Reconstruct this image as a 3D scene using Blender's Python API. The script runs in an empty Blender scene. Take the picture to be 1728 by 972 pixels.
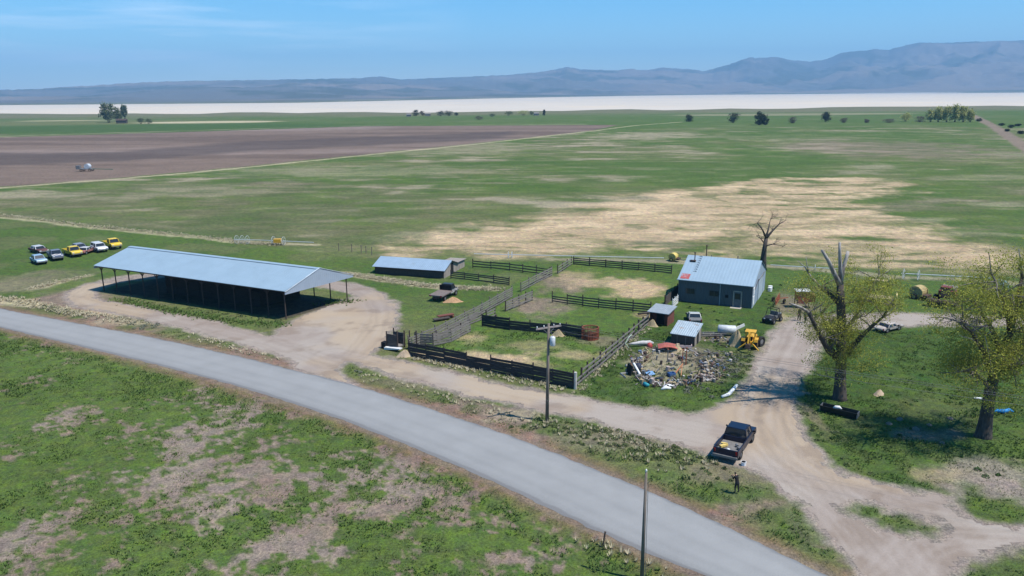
import bpy, bmesh, math, random
import numpy as np
from mathutils import Vector, Matrix
random.seed(7); np.random.seed(7)
R = math.radians
SC = bpy.context.scene; COL = SC.collection
# ---------------------------------------------------------------- camera
F = 1300.0; HY = 157.0; ROLL = R(0.5); CH = 28.0
PITCH = math.atan((486-HY)/F)
cp, sp, cr, sr = math.cos(PITCH), math.sin(PITCH), math.cos(ROLL), math.sin(ROLL)
_f = Vector((0, cp, -sp)); _r = Vector((1, 0, 0)); _u = Vector((0, sp, cp))
_right = _r*cr - _u*sr; _up = _r*sr + _u*cr
_right, _up = _r*cr + _u*(-sr), _u*cr + _r*sr
cam_d = bpy.data.cameras.new('camera'); cam = bpy.data.objects.new('camera', cam_d); COL.objects.link(cam)
cam.matrix_world = Matrix(((_right.x, _up.x, -_f.x, 0), (_right.y, _up.y, -_f.y, 0), (_right.z, _up.z, -_f.z, CH), (0, 0, 0, 1)))
cam_d.sensor_width = 36; cam_d.lens = 36*F/1728; cam_d.clip_start = .5; cam_d.clip_end = 60000
SC.camera = cam
CAM = Vector((0, 0, CH))
def ray(x, y): return (_right*(x-864) + _up*(486-y) + _f*F)
def G(x, y, z=0.0):                       # where the line of sight of a photo position meets height z
    d = ray(x, y); t = (z-CH)/d.z
    return Vector((d.x*t, d.y*t, z))
def PX(p):
    d = Vector(p)-CAM; w = d.dot(_f)
    return 864+F*d.dot(_right)/w, 486-F*d.dot(_up)/w
def H(g, y):                              # height above ground point g that shows at row y
    lo, hi = -5, 60
    for _ in range(40):
        m = (lo+hi)/2
        if PX((g[0], g[1], m))[1] > y: lo = m
        else: hi = m
    return lo
# ---------------------------------------------------------------- world, sun, exposure
SUN_AZ, SUN_EL = -22.0, 62.0              # degrees, az from +x
w = bpy.data.worlds.new('World'); SC.world = w; w.use_nodes = True
nt = w.node_tree; nt.nodes.clear()
sky = nt.nodes.new('ShaderNodeTexSky'); sky.sky_type = 'NISHITA'; sky.sun_disc = False
sky.sun_elevation = R(SUN_EL); sky.sun_rotation = R(90-SUN_AZ); sky.altitude = 200; sky.air_density = 1.0; sky.dust_density = 0.0; sky.ozone_density = 8
tc = nt.nodes.new('ShaderNodeTexCoord')
mp = nt.nodes.new('ShaderNodeMapping'); mp.inputs['Scale'].default_value = (2.2, 2.2, 26); mp.inputs['Rotation'].default_value = (0, R(1.6), 0)
no = nt.nodes.new('ShaderNodeTexNoise'); no.inputs['Scale'].default_value = 2.1; no.inputs['Detail'].default_value = 7; no.inputs['Roughness'].default_value = .55
rp = nt.nodes.new('ShaderNodeValToRGB'); rp.color_ramp.elements[0].position = .47; rp.color_ramp.elements[1].position = .82
dt = nt.nodes.new('ShaderNodeVectorMath'); dt.operation = 'DOT_PRODUCT'
_cd = ray(130, 95).normalized(); dt.inputs[1].default_value = _cd
rr = nt.nodes.new('ShaderNodeMapRange'); rr.inputs[1].default_value = .90; rr.inputs[2].default_value = .995
mu = nt.nodes.new('ShaderNodeMath'); mu.operation = 'MULTIPLY'
mu2 = nt.nodes.new('ShaderNodeMath'); mu2.operation = 'MULTIPLY'; mu2.inputs[1].default_value = .6
mx = nt.nodes.new('ShaderNodeMixRGB'); mx.inputs[2].default_value = (8.2, 9.0, 10.0, 1)
bg = nt.nodes.new('ShaderNodeBackground'); bg.inputs['Strength'].default_value = 0.134
wo = nt.nodes.new('ShaderNodeOutputWorld')
L = nt.links.new
L(tc.outputs['Generated'], mp.inputs[0]); L(mp.outputs[0], no.inputs['Vector']); L(no.outputs[0], rp.inputs[0])
L(tc.outputs['Generated'], dt.inputs[0]); L(dt.outputs['Value'], rr.inputs[0]); L(rr.outputs[0], mu.inputs[0]); L(rp.outputs[0], mu.inputs[1])
L(mu.outputs[0], mu2.inputs[0]); L(mu2.outputs[0], mx.inputs[0]); hs_ = nt.nodes.new('ShaderNodeHueSaturation'); hs_.inputs['Saturation'].default_value = 1.3; hs_.inputs['Hue'].default_value = .492; L(sky.outputs[0], hs_.inputs['Color']); L(hs_.outputs[0], mx.inputs[1]); L(mx.outputs[0], bg.inputs[0]); L(bg.outputs[0], wo.inputs[0])
sd_ = bpy.data.lights.new('sun', 'SUN'); sd_.energy = 5.0; sd_.angle = R(.53); sd_.color = (1, .955, .89)
so = bpy.data.objects.new('sun', sd_); COL.objects.link(so)
sv = Vector((math.cos(R(SUN_EL))*math.cos(R(SUN_AZ)), math.cos(R(SUN_EL))*math.sin(R(SUN_AZ)), math.sin(R(SUN_EL))))
so.rotation_euler = sv.to_track_quat('Z', 'Y').to_euler()
SC.view_settings.view_transform = 'Standard'; SC.view_settings.look = 'None'; SC.view_settings.exposure = 0.38; SC.view_settings.gamma = 1
SC.render.engine = 'CYCLES'
# ---------------------------------------------------------------- materials
def new_mat(name):
    m = bpy.data.materials.new(name); m.use_nodes = True
    return m, m.node_tree, m.node_tree.nodes['Principled BSDF']
MC = {}
def mat(name, col, rough=.8, metal=0.0, var=.25, scale=3.0, bump=0.0, col2=None, stretch=(1, 1, 1), ribs=None, spec=.3, thr=None):
    """noise-varied surface; col2 = stains of a second colour; ribs = (axis, per metre, depth)"""
    if name in MC: return MC[name]
    m, t, b = new_mat(name); N = t.nodes.new; L = t.links.new
    tc = N('ShaderNodeTexCoord'); mp = N('ShaderNodeMapping'); mp.inputs['Scale'].default_value = stretch
    L(tc.outputs['Object'], mp.inputs[0])
    n = N('ShaderNodeTexNoise'); n.inputs['Scale'].default_value = scale; n.inputs['Detail'].default_value = 6; n.inputs['Roughness'].default_value = .65
    L(mp.outputs[0], n.inputs['Vector'])
    mr = N('ShaderNodeMapRange'); mr.inputs[1].default_value = .3; mr.inputs[2].default_value = .7; mr.inputs[3].default_value = 1-var; mr.inputs[4].default_value = 1+var
    L(n.outputs[0], mr.inputs[0])
    base = N('ShaderNodeMixRGB'); base.inputs[1].default_value = (*col, 1); base.inputs[2].default_value = (*(col2 or col), 1); base.inputs[0].default_value = 0
    if col2:
        n2 = N('ShaderNodeTexNoise'); n2.inputs['Scale'].default_value = scale*.45; n2.inputs['Detail'].default_value = 8; n2.inputs['Roughness'].default_value = .7
        L(mp.outputs[0], n2.inputs['Vector'])
        r2 = N('ShaderNodeMapRange'); th = thr or .52; r2.inputs[1].default_value = th; r2.inputs[2].default_value = th+.14; L(n2.outputs[0], r2.inputs[0]); L(r2.outputs[0], base.inputs[0])
    mul = N('ShaderNodeVectorMath'); mul.operation = 'SCALE'; L(base.outputs[0], mul.inputs[0]); L(mr.outputs[0], mul.inputs['Scale'])
    L(mul.outputs[0], b.inputs['Base Color'])
    b.inputs['Roughness'].default_value = rough; b.inputs['Metallic'].default_value = metal; b.inputs['Specular IOR Level'].default_value = spec
    last = None
    if bump:
        bp = N('ShaderNodeBump'); bp.inputs['Strength'].default_value = .6; bp.inputs['Distance'].default_value = bump; L(n.outputs[0], bp.inputs['Height']); last = bp
    if ribs:
        ax, per, dep = ribs
        sx = N('ShaderNodeSeparateXYZ'); L(tc.outputs['Object'], sx.inputs[0])
        m1 = N('ShaderNodeMath'); m1.operation = 'MULTIPLY'; m1.inputs[1].default_value = per*6.2832; L(sx.outputs[ax], m1.inputs[0])
        s1 = N('ShaderNodeMath'); s1.operation = 'SINE'; L(m1.outputs[0], s1.inputs[0])
        bp = N('ShaderNodeBump'); bp.inputs['Strength'].default_value = .7; bp.inputs['Distance'].default_value = dep; L(s1.outputs[0], bp.inputs['Height'])
        if last: L(last.outputs[0], bp.inputs['Normal'])
        last = bp
    if last: L(last.outputs[0], b.inputs['Normal'])
    MC[name] = m; return m
# ---------------------------------------------------------------- numpy noise and regions
def _h(ix, iy, s):
    n = (ix.astype(np.int64)*374761393 + iy.astype(np.int64)*668265263 + s*974634777) & 0xffffffff
    n = ((n ^ (n >> 13))*1274126177) & 0xffffffff
    n = ((n ^ (n >> 16))*2246822519) & 0xffffffff
    return ((n ^ (n >> 15)) & 0xffff)/65535.0
def vn(x, y, s=0):
    ix = np.floor(x); iy = np.floor(y); fx = x-ix; fy = y-iy
    fx = fx*fx*(3-2*fx); fy = fy*fy*(3-2*fy)
    a = _h(ix, iy, s); b = _h(ix+1, iy, s); c = _h(ix, iy+1, s); d = _h(ix+1, iy+1, s)
    return (a*(1-fx)+b*fx)*(1-fy)+(c*(1-fx)+d*fx)*fy
def fbm(x, y, sc, s=0, o=4, rough=.5):
    t = np.zeros_like(x); a = 1; tot = 0; k = 1/sc
    for i in range(o):
        t += a*vn(x*k*math.cos(.5*i)+y*k*math.sin(.5*i)+17*i, -x*k*math.sin(.5*i)+y*k*math.cos(.5*i)+31*i, s+i*7); tot += a; a *= rough; k *= 2.03
    return t/tot
def sst(a, b, x): t = np.clip((x-a)/(b-a), 0, 1); return t*t*(3-2*t)
def sdf(poly, x, y):                       # signed distance in metres, negative inside
    d = np.full(x.shape, 1e18); s = np.zeros(x.shape, bool); n = len(poly)
    for i in range(n):
        ax, ay = poly[i][0], poly[i][1]; bx, by = poly[(i+1) % n][0], poly[(i+1) % n][1]
        ex, ey = bx-ax, by-ay; wx, wy = x-ax, y-ay
        t = np.clip((wx*ex+wy*ey)/(ex*ex+ey*ey+1e-12), 0, 1)
        d = np.minimum(d, (wx-ex*t)**2+(wy-ey*t)**2)
        c = (ay > y) != (by > y)
        s ^= c & (x < (bx-ax)*(y-ay)/((by-ay) if by != ay else 1e-9)+ax)
    d = np.sqrt(d); return np.where(s, -d, d)
def sdl(line, x, y):                       # distance to a polyline
    d = np.full(x.shape, 1e18)
    for i in range(len(line)-1):
        ax, ay = line[i][0], line[i][1]; bx, by = line[i+1][0], line[i+1][1]
        ex, ey = bx-ax, by-ay; wx, wy = x-ax, y-ay
        t = np.clip((wx*ex+wy*ey)/(ex*ex+ey*ey+1e-12), 0, 1)
        d = np.minimum(d, (wx-ex*t)**2+(wy-ey*t)**2)
    return np.sqrt(d)
def gp(pts): return [tuple(G(x, y))[:2] for x, y in pts]
def smooth_line(pts, n=8):
    out = []; P = [pts[0]]+list(pts)+[pts[-1]]
    for i in range(1, len(P)-2):
        for k in range(n):
            t = k/n; a, b, c, d = (np.array(P[i-1]), np.array(P[i]), np.array(P[i+1]), np.array(P[i+2]))
            out.append(tuple(.5*((2*b)+(-a+c)*t+(2*a-5*b+4*c-d)*t*t+(-a+3*b-3*c+d)*t**3)))
    out.append(tuple(pts[-1])); return out
# ---------------------------------------------------------------- the lie of the land
road_up = gp([(0,521),(100,540),(250,568),(400,601),(500,626),(600,651),(700,682),(800,715),(900,750),(1000,790),(1100,831),(1200,877),(1300,926),(1397,972)])
road_lo = gp([(0,553),(100,576),(250,612),(400,652),(500,683),(600,717),(700,757),(800,799),(900,845),(1000,893),(1100,936),(1188,972)])
def ext(line, a, b):
    p0, p1 = np.array(line[0]), np.array(line[9]); q0, q1 = np.array(line[-1]), np.array(line[-9])
    d0 = (p0-p1)/np.linalg.norm(p0-p1); d1 = (q0-q1)/np.linalg.norm(q0-q1)
    return [tuple(p0+d0*a)]+list(line)+[tuple(q0+d1*b)]
road_up = ext(smooth_line(road_up, 4), 300, 60); road_lo = ext(smooth_line(road_lo, 4), 300, 60)
road_poly = road_up+road_lo[::-1]
lane = gp([(490,592),(560,545),(620,560),(612,592),(690,611),(800,635),(900,658),(980,670),(1080,690),(1180,699),(1235,673),(1270,625),(1297,565),(1332,537),(1400,529),(1480,527),(1620,530),(1800,540),
           (1800,556),(1620,549),(1500,551),(1440,557),(1400,562),(1378,600),(1352,640),(1346,690),(1366,745),(1405,785),(1480,814),(1600,838),(1728,857),(2100,880),(2100,930),(1800,925),(1690,932),(1630,948),
           (1600,1000),(1560,1080),(1470,1080),(1450,972),(1400,905),(1350,850),(1290,805),(1210,770),(1110,741),(1000,713),(900,694),(760,662),(660,636),(610,619),(582,612),(571,620),(580,633),(610,655),
           (560,646),(510,628),(490,610)])
apron = gp([(478,548),(570,506),(625,496),(664,508),(668,530),(640,560),(612,592),(560,640),(505,628),(485,600),(440,580)])
ring = smooth_line(gp([(600,600),(635,560),(645,525),(628,500),(590,486),(540,478),(400,462),(250,466),(190,474),(150,486),(135,500),(152,511),(200,520),(250,530),(330,548),(430,573),(520,600),(560,612)]), 5)
def dirt_sd(x, y):
    d = np.minimum(sdf(lane, x, y), sdf(apron, x, y))
    d = np.minimum(d, sdl(ring, x, y)-2.05)
    for c, r_ in ((G(1468,862), 1.0), (G(1520,880), 1.4), (G(1560,893), .7), (G(1680,858), 2.0)):
        d = np.maximum(d, r_-np.hypot((x-c.x)*.8, y-c.y))
    return d
plow = gp([(-900,236),(-300,234),(0,232),(300,223),(620,213),(980,211),(1045,211),(1000,220),(800,242),(600,262),(330,289),(160,303),(0,315),(-900,370)])
drybig = gp([(690,425),(770,392),(900,368),(1010,343),(1150,322),(1290,303),(1420,298),(1580,312),(1500,322),(1440,335),(1480,352),(1560,382),(1660,412),(1760,432),(1760,464),(1600,458),(1400,447),(1290,442),(1160,430),(1000,427),(850,441),(760,430)])
corral = gp([(690,602),(968,655),(1120,540),(1143,505),(1148,455),(965,440),(880,470)])
yard = gp([(975,660),(1100,695),(1180,698),(1235,672),(1300,560),(1320,480),(1140,500),(1100,545)])
rightyard = gp([(1400,560),(1700,552),(2100,560),(2200,850),(1728,850),(1600,835),(1480,810),(1400,780),(1368,745),(1350,690),(1352,640)])
backyard = gp([(-500,440),(0,365),(200,385),(420,412),(620,440),(940,438),(1290,445),(1728,468),(2300,500),(2300,560),(1728,530),(1300,530),(900,560),(600,500),(300,450),(120,480),(0,480),(-500,560)])
nearfield = gp([(-800,420),(0,556),(250,616),(500,688),(700,762),(1000,898),(1240,1010),(1240,1500),(-3000,1500)])
verge = gp([(0,500),(250,545),(480,600),(600,640),(900,694),(1110,742),(1290,805),(1450,972),(1500,1080),(1400,985),(1100,845),(900,760),(600,658),(250,572),(0,526),(-500,450),(-500,430)])
PAL = dict(green=(.066,.108,.024), green2=(.096,.135,.030), olive=(.120,.128,.052), dgreen=(.044,.084,.020), soil=(.20,.150,.112), grey=(.225,.178,.138), tan=(.40,.295,.175), straw=(.40,.345,.215),
           dirt=(.272,.222,.185), plow=(.165,.120,.092), plowd=(.115,.082,.064), red=(.20,.115,.08), pale=(.30,.255,.17))
def lerp(c, col, m): m = m[..., None]; return c*(1-m)+np.array(PAL[col] if isinstance(col, str) else col)*m
BARE = [(140,705,60,26),(360,790,150,70),(200,740,50,20),(520,700,60,14),(565,780,45,32),(390,850,60,30),(470,830,60,40),(240,840,60,28),(80,905,60,16),(30,770,40,24),(25,660,50,20),(770,860,50,24),(650,850,90,40),(540,880,70,36),
        (620,930,90,30),(480,920,100,18),(100,650,50,8),(215,950,60,20),(740,775,60,18),(310,680,60,14),(60,960,50,20),(880,940,60,20),(400,720,50,14)]
GREENB = [(190,628,50,14),(470,720,110,32),(120,790,110,40),(320,930,110,30),(560,760,90,30),(430,880,120,26),(650,900,90,24),(30,720,60,30),(700,950,110,24),(800,910,60,22),(250,780,70,24),(560,960,90,20)]
def blob(x, y, b, grow=0.0):
    cx, cy, rx, ry = b; c = G(cx, cy); a = G(cx+rx, cy); t = G(cx, cy-ry)
    wx = abs(a.x-c.x)+grow; wy = abs(t.y-c.y)+grow
    return np.hypot((x-c.x)/wx, (y-c.y)/wy)
def ground_color(x, y):
    r = np.hypot(x, y)
    n1 = fbm(x, y, 9, 1, 5, .55); n2 = fbm(x, y, 2.2, 2, 4, .55); n3 = fbm(x, y, 40, 3, 5, .5); n4 = fbm(x, y, .7, 4, 3, .6); nb = fbm(x, y, 160, 5, 5, .55)
    nl = fbm(x*.5+y*.1, y, 14, 9, 5, .55)
    c = np.zeros(x.shape+(3,)); c[:] = PAL['green']
    # open range beyond the ranch
    c = lerp(c, 'olive', sst(.37, .60, n3)*.85)
    c = lerp(c, (.125, .115, .062), sst(.3, -.5, blob(x, y, (330,345,420,40))-1+(n1-.5)*1.4)*.6)
    c = lerp(c, 'green2', sst(.5, .7, n1)*.5)
    c = lerp(c, 'soil', sst(.54, .66, nl*.6+nb*.4)*.5)
    c = lerp(c, 'pale', sst(.57, .66, nl*.65+n3*.35)*.7*sst(110, 200, r))
    far = sst(300, 520, r)
    for b, k in (((1090,228,110,4),1),((1180,231,160,2.5),.8),((1330,232,110,4),.9),((1470,283,50,4),1),((690,317,40,6),.9),((560,290,260,10),.45),((330,322,130,12),.45),((900,225,90,5),.8),((760,250,200,9),.5),((60,328,90,7),.8),((1700,260,60,5),.5),((1650,300,90,5),.4),((240,206,90,3),.0),((1560,370,70,5),.6),((1650,395,90,5),.5),((1690,345,60,4),.6),((1060,405,260,16),.0)):
        c = lerp(c, 'pale', sst(.2, -.5, blob(x, y, b)-1+(n1-.5)*1.6+(nl-.5)*1.5)*k*.8)
    c = lerp(c, 'soil', sst(.3, -.5, blob(x, y, (1500,250,190,14))-1+(n1-.5)*1.2)*.6)
    c = lerp(c, 'green', sst(.4, -.5, blob(x, y, (1250,285,260,20))-1+(n3-.5)*1.4)*.8)
    c = lerp(c, 'green', sst(.4, -.5, blob(x, y, (1380,228,230,6))-1+(n3-.5)*.6)*.85)
    sdp = sdf(drybig, x, y)
    st = fbm(x*.4, y, 5.5, 21, 4, .6)
    m = sst(6, -6, sdp+(n1-.5)*30)
    st2 = fbm(x*.32, y+x*.05, 2.0, 22, 4, .6)
    c = lerp(c, 'tan', m*sst(.37, .49, st*.45+n3*.3+st2*.25+sst(0, -25, sdp)*.05)*.94)
    c = lerp(c, (.215, .155, .095), m*sst(.52, .66, st2*.6+n1*.4)*.4)
    c = lerp(c, (.56, .42, .26), m*sst(.48, .62, st2*.5+st*.5)*.6)
    c = lerp(c, 'olive', m*sst(.60, .70, n1)*.6)
    fs = fbm(x*.32, y+x*.04, 4.2, 23, 5, .65); fo = sst(75, 130, r)
    c = lerp(c, 'pale', fo*sst(.58, .70, fs)*.24); c = lerp(c, 'dgreen', fo*sst(.50, .38, fs)*.4)
    # far fields
    sd = sdf(plow, x, y); inp = sst(2, -2, sd+(n1-.5)*4)
    c = lerp(c, 'green', sst(0, 60, y-G(864,222).y)*.8)
    c = lerp(c, 'dgreen', sst(.4, -.5, blob(x, y, (250,216,420,7))-1+(nb-.5)*.7)*.75)
    c = lerp(c, 'olive', sst(.4, -.5, blob(x, y, (100,207,380,3.5))-1+(nb-.5)*.7)*.8)
    c = lerp(c, 'straw', sst(.2, -.2, blob(x, y, (350,206,115,1.6))-1+(nb-.5)*.5)*.95)
    c = lerp(c, 'straw', sst(.2, -.2, blob(x, y, (110,203.5,70,1.0))-1+(nb-.5)*.5)*.6)
    c = lerp(c, 'soil', sst(950, 1150, y+(nb-.5)*150)*.45)
    c = lerp(c, 'pale', sst(.2, -.2, blob(x, y, (1330,193,240,1.6))-1+(nb-.5)*.5)*.5)
    pc = lerp(np.broadcast_to(np.array(PAL['plow']), c.shape), 'plowd', sst(.42, .6, fbm(x*.15, y+x*.1, 30, 33, 4, .55))*.8)
    pc = lerp(pc, (.23, .175, .145), sst(.5, .75, fbm(x*.3, y, 60, 34, 4))*.8)
    dk = gp([(-300,262),(200,256),(420,240),(700,228),(860,222),(860,232),(640,244),(400,256),(200,272),(-300,285)])
    pc = lerp(pc, (.080, .062, .055), sst(12, -8, sdf(dk, x, y)+(n3-.5)*30)*.75)
    c = c*(1-inp[..., None])+pc*inp[..., None]
    tr = gp([(-900,372),(0,317),(160,305),(330,291),(600,263.5),(800,243.5),(1000,221),(1070,212),(1150,206)])
    c = lerp(c, 'straw', sst(2.2, .9, sdl(tr, x, y)+(n2-.5)*1.5)*.75)
    c = lerp(c, 'pale', sst(1, 0, np.abs(sdl(gp([(-300,231),(0,230),(300,221),(620,211.5),(980,209.5)]), x, y)+(n3-.5)*14)/7)*.5)
    c = lerp(c, 'soil', sst(5, 3, sdl(gp([(1640,194),(1680,215),(1728,246),(1800,300)]), x, y)+(n1-.5)*3)*.9)
    # belt behind the ranch, greener
    sd = sdf(backyard, x, y); m = sst(3, -3, sd+(n1-.5)*7)
    cc = lerp(np.broadcast_to(np.array(PAL['green']), c.shape), 'dgreen', sst(.45, .62, n1)*.55)
    cc = lerp(cc, 'green2', sst(.5, .7, n3)*.4); cc = lerp(cc, 'olive', sst(.52, .66, n1)*.6)
    c = c*(1-m[..., None])+cc*m[..., None]
    for b, k, col in (((75,520,170,26),.95,'soil'),((40,478,90,16),.5,'soil'),((230,515,60,14),.4,'olive'),((700,510,60,8),.3,'olive'),((660,560,30,30),.7,'olive'),((1260,535,60,12),.8,'tan'),((1310,505,40,18),.7,'soil'),((1220,548,60,8),.5,'olive'),((1090,483,40,10),.9,'tan'),((1030,478,60,6),.5,'tan'),((960,455,14,10),.9,'tan')):
        c = lerp(c, col, sst(.35, -.35, blob(x, y, b)-1+(n1-.5)*2.0+(n2-.5)*.6)*k)
    for ln, wd, col, k in ((gp([(578,462),(640,470),(700,480),(760,486),(830,487)]), .9, 'straw', .85), (gp([(-100,350),(0,366),(150,383),(300,398),(400,408),(530,413)]), 1.0, 'straw', .6), (gp([(-60,500),(40,507),(90,522),(180,535)]), 1.1, 'tan', .9), (gp([(55,487),(95,477),(150,466)]), .6, 'straw', .9), (gp([(930,437),(1140,441),(1290,448),(1480,465),(1720,478)]), 1.0, 'pale', .7)):
        c = lerp(c, col, sst(wd+.6, wd-.5, sdl(ln, x, y)+(n2-.5)*2.2)*k)
    # corral
    sd = sdf(corral, x, y); m = sst(.6, -.6, sd)
    cc = lerp(np.broadcast_to(np.array(PAL['green']), c.shape)*1.08, 'green2', sst(.45, .6, n2)*.4)
    for b, k, col in (((745,606,120,10),.95,'tan'),((870,618,80,9),.45,'tan'),((985,600,60,8),.55,'tan'),((905,585,50,8),.35,'tan'),((800,570,26,8),.6,'tan'),((900,515,44,14),.9,'soil'),((945,480,50,12),.8,'soil'),((975,468,30,12),.5,'tan'),((1080,485,46,14),.95,'tan'),((1010,478,60,7),.5,'tan'),((1090,530,24,5),.7,'tan'),((1010,575,30,9),.6,'soil')):
        cc = lerp(cc, col, sst(.5, -.5, blob(x, y, b)-1+(n1-.5)*1.2+(n2-.5)*1.8)*k)
    c = c*(1-m[..., None])+cc*m[..., None]
    # yards
    for pl, sc_ in ((yard, 1), (rightyard, 1)):
        m = sst(.8, -.8, sdf(pl, x, y)+(n2-.5)*2)
        cc = lerp(np.broadcast_to(np.array(PAL['green'])*.8, c.shape), 'dgreen', sst(.42, .58, n2*.6+n1*.4)*.8)
        cc = lerp(cc, 'green2', sst(.55, .68, n1)*.4)
        cc = lerp(cc, 'olive', sst(.52, .66, n3*.5+n2*.5)*.55)
        c = c*(1-m[..., None])+cc*m[..., None]
    for b, k, col in (((1140,615,75,30),.85,'pale'),((1190,610,60,24),.5,'soil'),((1600,690,90,36),.35,'olive'),((1560,735,60,16),.8,'soil'),((1660,800,120,40),.7,'dirt'),((1700,830,90,30),.8,'dirt'),((1580,800,60,16),.4,'tan'),((1440,715,50,14),.5,'olive'),((1400,735,40,22),.5,'olive'),((1370,700,14,30),.5,'soil'),((1260,600,34,20),.5,'olive'),((1210,568,30,8),.6,'soil')):
        c = lerp(c, col, sst(.35, -.35, blob(x, y, b)-1+(n1-.5)*1.6+(n2-.5)*1.2)*k)
    # verge between lane and road
    m = sst(.5, -.5, sdf(verge, x, y))
    cc = lerp(np.broadcast_to(np.array(PAL['soil']), c.shape), 'green', sst(.40, .54, n1*.5+n2*.5)*.85)
    cc = lerp(cc, 'olive', sst(.45, .6, n1)*.6)
    for b, k, col in (((60,508,110,8),.9,'straw'),((200,545,50,6),.5,'straw'),((1060,740,120,22),.5,'grey'),((1230,800,80,26),.5,'soil'),((870,700,60,10),.6,'pale'),((700,640,110,16),.5,'green'),((1200,830,90,16),.8,'green'),((1330,890,70,30),.7,'green'),((1090,800,70,12),.6,'green')):
        cc = lerp(cc, col, sst(.35, -.35, blob(x, y, b)-1+(n2-.5)*1.6)*k)
    c = c*(1-m[..., None])+cc*m[..., None]
    # near field across the road
    m = sst(.6, -.6, sdf(nearfield, x, y))
    pt = n1*.45+n2*.35+n4*.2
    br = np.zeros(x.shape)
    for b in BARE: br = np.maximum(br, sst(1.25, .35, blob(x, y, b, .4)))
    gr = np.zeros(x.shape)
    for b in GREENB: gr = np.maximum(gr, sst(1.25, .4, blob(x, y, b, .4)))
    dens = .66+(n3-.5)*.5+gr*.16-br*.17+(n1-.5)*.7+(fbm(x, y, 4.5, 12, 4, .6)-.5)*.55+(n2-.5)*.85+(n4-.5)*1.0+(fbm(x, y, .33, 8, 2, .6)-.5)*.5
    cc = lerp(np.broadcast_to(np.array(PAL['grey']), c.shape), 'soil', sst(.4, .6, n1))
    cc = lerp(cc, 'olive', sst(.34, .48, dens)*.75)
    cc = lerp(cc, 'green', sst(.44, .58, dens)*.95)
    cc = lerp(cc, 'green2', sst(.6, .8, dens)*.45)
    c = c*(1-m[..., None])+cc*m[..., None]
    gm = m*sst(.46, .6, dens)
    # reddish road shoulders
    rd = sdf(road_poly, x, y)
    k = sst(2.6, .5, rd+(n2-.5)*2.4+(n1-.5)*1.5)
    c = lerp(c, 'red', k*.62*sst(.3, .6, n2+.15))
    c = lerp(c, 'soil', sst(.9, .2, rd+(n4-.5)*.6)*.7)
    # dirt
    dd = dirt_sd(x, y)
    k = sst(.7, -.25, dd+(n2-.5)*1.7+(n4-.5)*.9)
    c = lerp(c, 'dirt', k*.95)
    c = lerp(c, 'tan', sst(1, .2, blob(x, y, (560,535,60,14))+(n1-.5))*.6)
    c = lerp(c, (.052, .042, .035), sst(.4, -.8, sdf(PAVG, x, y))*.9)  # shelter's shade painted into the ground colour over its footprint
    gm = gm*(1-k)*sst(0, 1.0, rd)
    return c, gm, dd, rd
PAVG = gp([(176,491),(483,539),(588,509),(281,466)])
# ---------------------------------------------------------------- ground mesh
def link_mesh(name, V, Fa, material=None, parent=None, smooth=False):
    me = bpy.data.meshes.new(name); me.from_pydata(V, [], Fa); me.update()
    if material: me.materials.append(material)
    if smooth: me.polygons.foreach_set('use_smooth', [True]*len(me.polygons))
    o = bpy.data.objects.new(name, me); COL.objects.link(o)
    if parent: o.parent = parent
    return o
def grid_mesh(name, X, Y, Z, material, closed=False):
    nr, na = X.shape; me = bpy.data.meshes.new(name)
    co = np.stack([X, Y, Z], -1).reshape(-1, 3).astype(np.float32)
    i = np.arange(nr*na).reshape(nr, na)
    if closed: a = i[:-1, :]; b = np.roll(i, -1, 1)[:-1, :]; c_ = np.roll(i, -1, 1)[1:, :]; d = i[1:, :]
    else: a = i[:-1, :-1]; b = i[:-1, 1:]; c_ = i[1:, 1:]; d = i[1:, :-1]
    q = np.stack([a, b, c_, d], -1).reshape(-1, 4)[:, ::-1]
    me.vertices.add(len(co)); me.vertices.foreach_set('co', co.ravel())
    me.loops.add(q.size); me.loops.foreach_set('vertex_index', q.ravel().astype(np.int32))
    me.polygons.add(len(q)); me.polygons.foreach_set('loop_start', np.arange(0, q.size, 4, dtype=np.int32)); me.polygons.foreach_set('loop_total', np.full(len(q), 4, np.int32))
    me.update(calc_edges=True); me.polygons.foreach_set('use_smooth', [True]*len(q))
    me.materials.append(material); o = bpy.data.objects.new(name, me); COL.objects.link(o); return o
def put_col(o, name, c):
    at = o.data.color_attributes.new(name, 'FLOAT_COLOR', 'POINT')
    c4 = np.ones((len(o.data.vertices), 4), np.float32); c4[:, :3] = c.reshape(-1, 3); at.data.foreach_set('color', c4.ravel())
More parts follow.
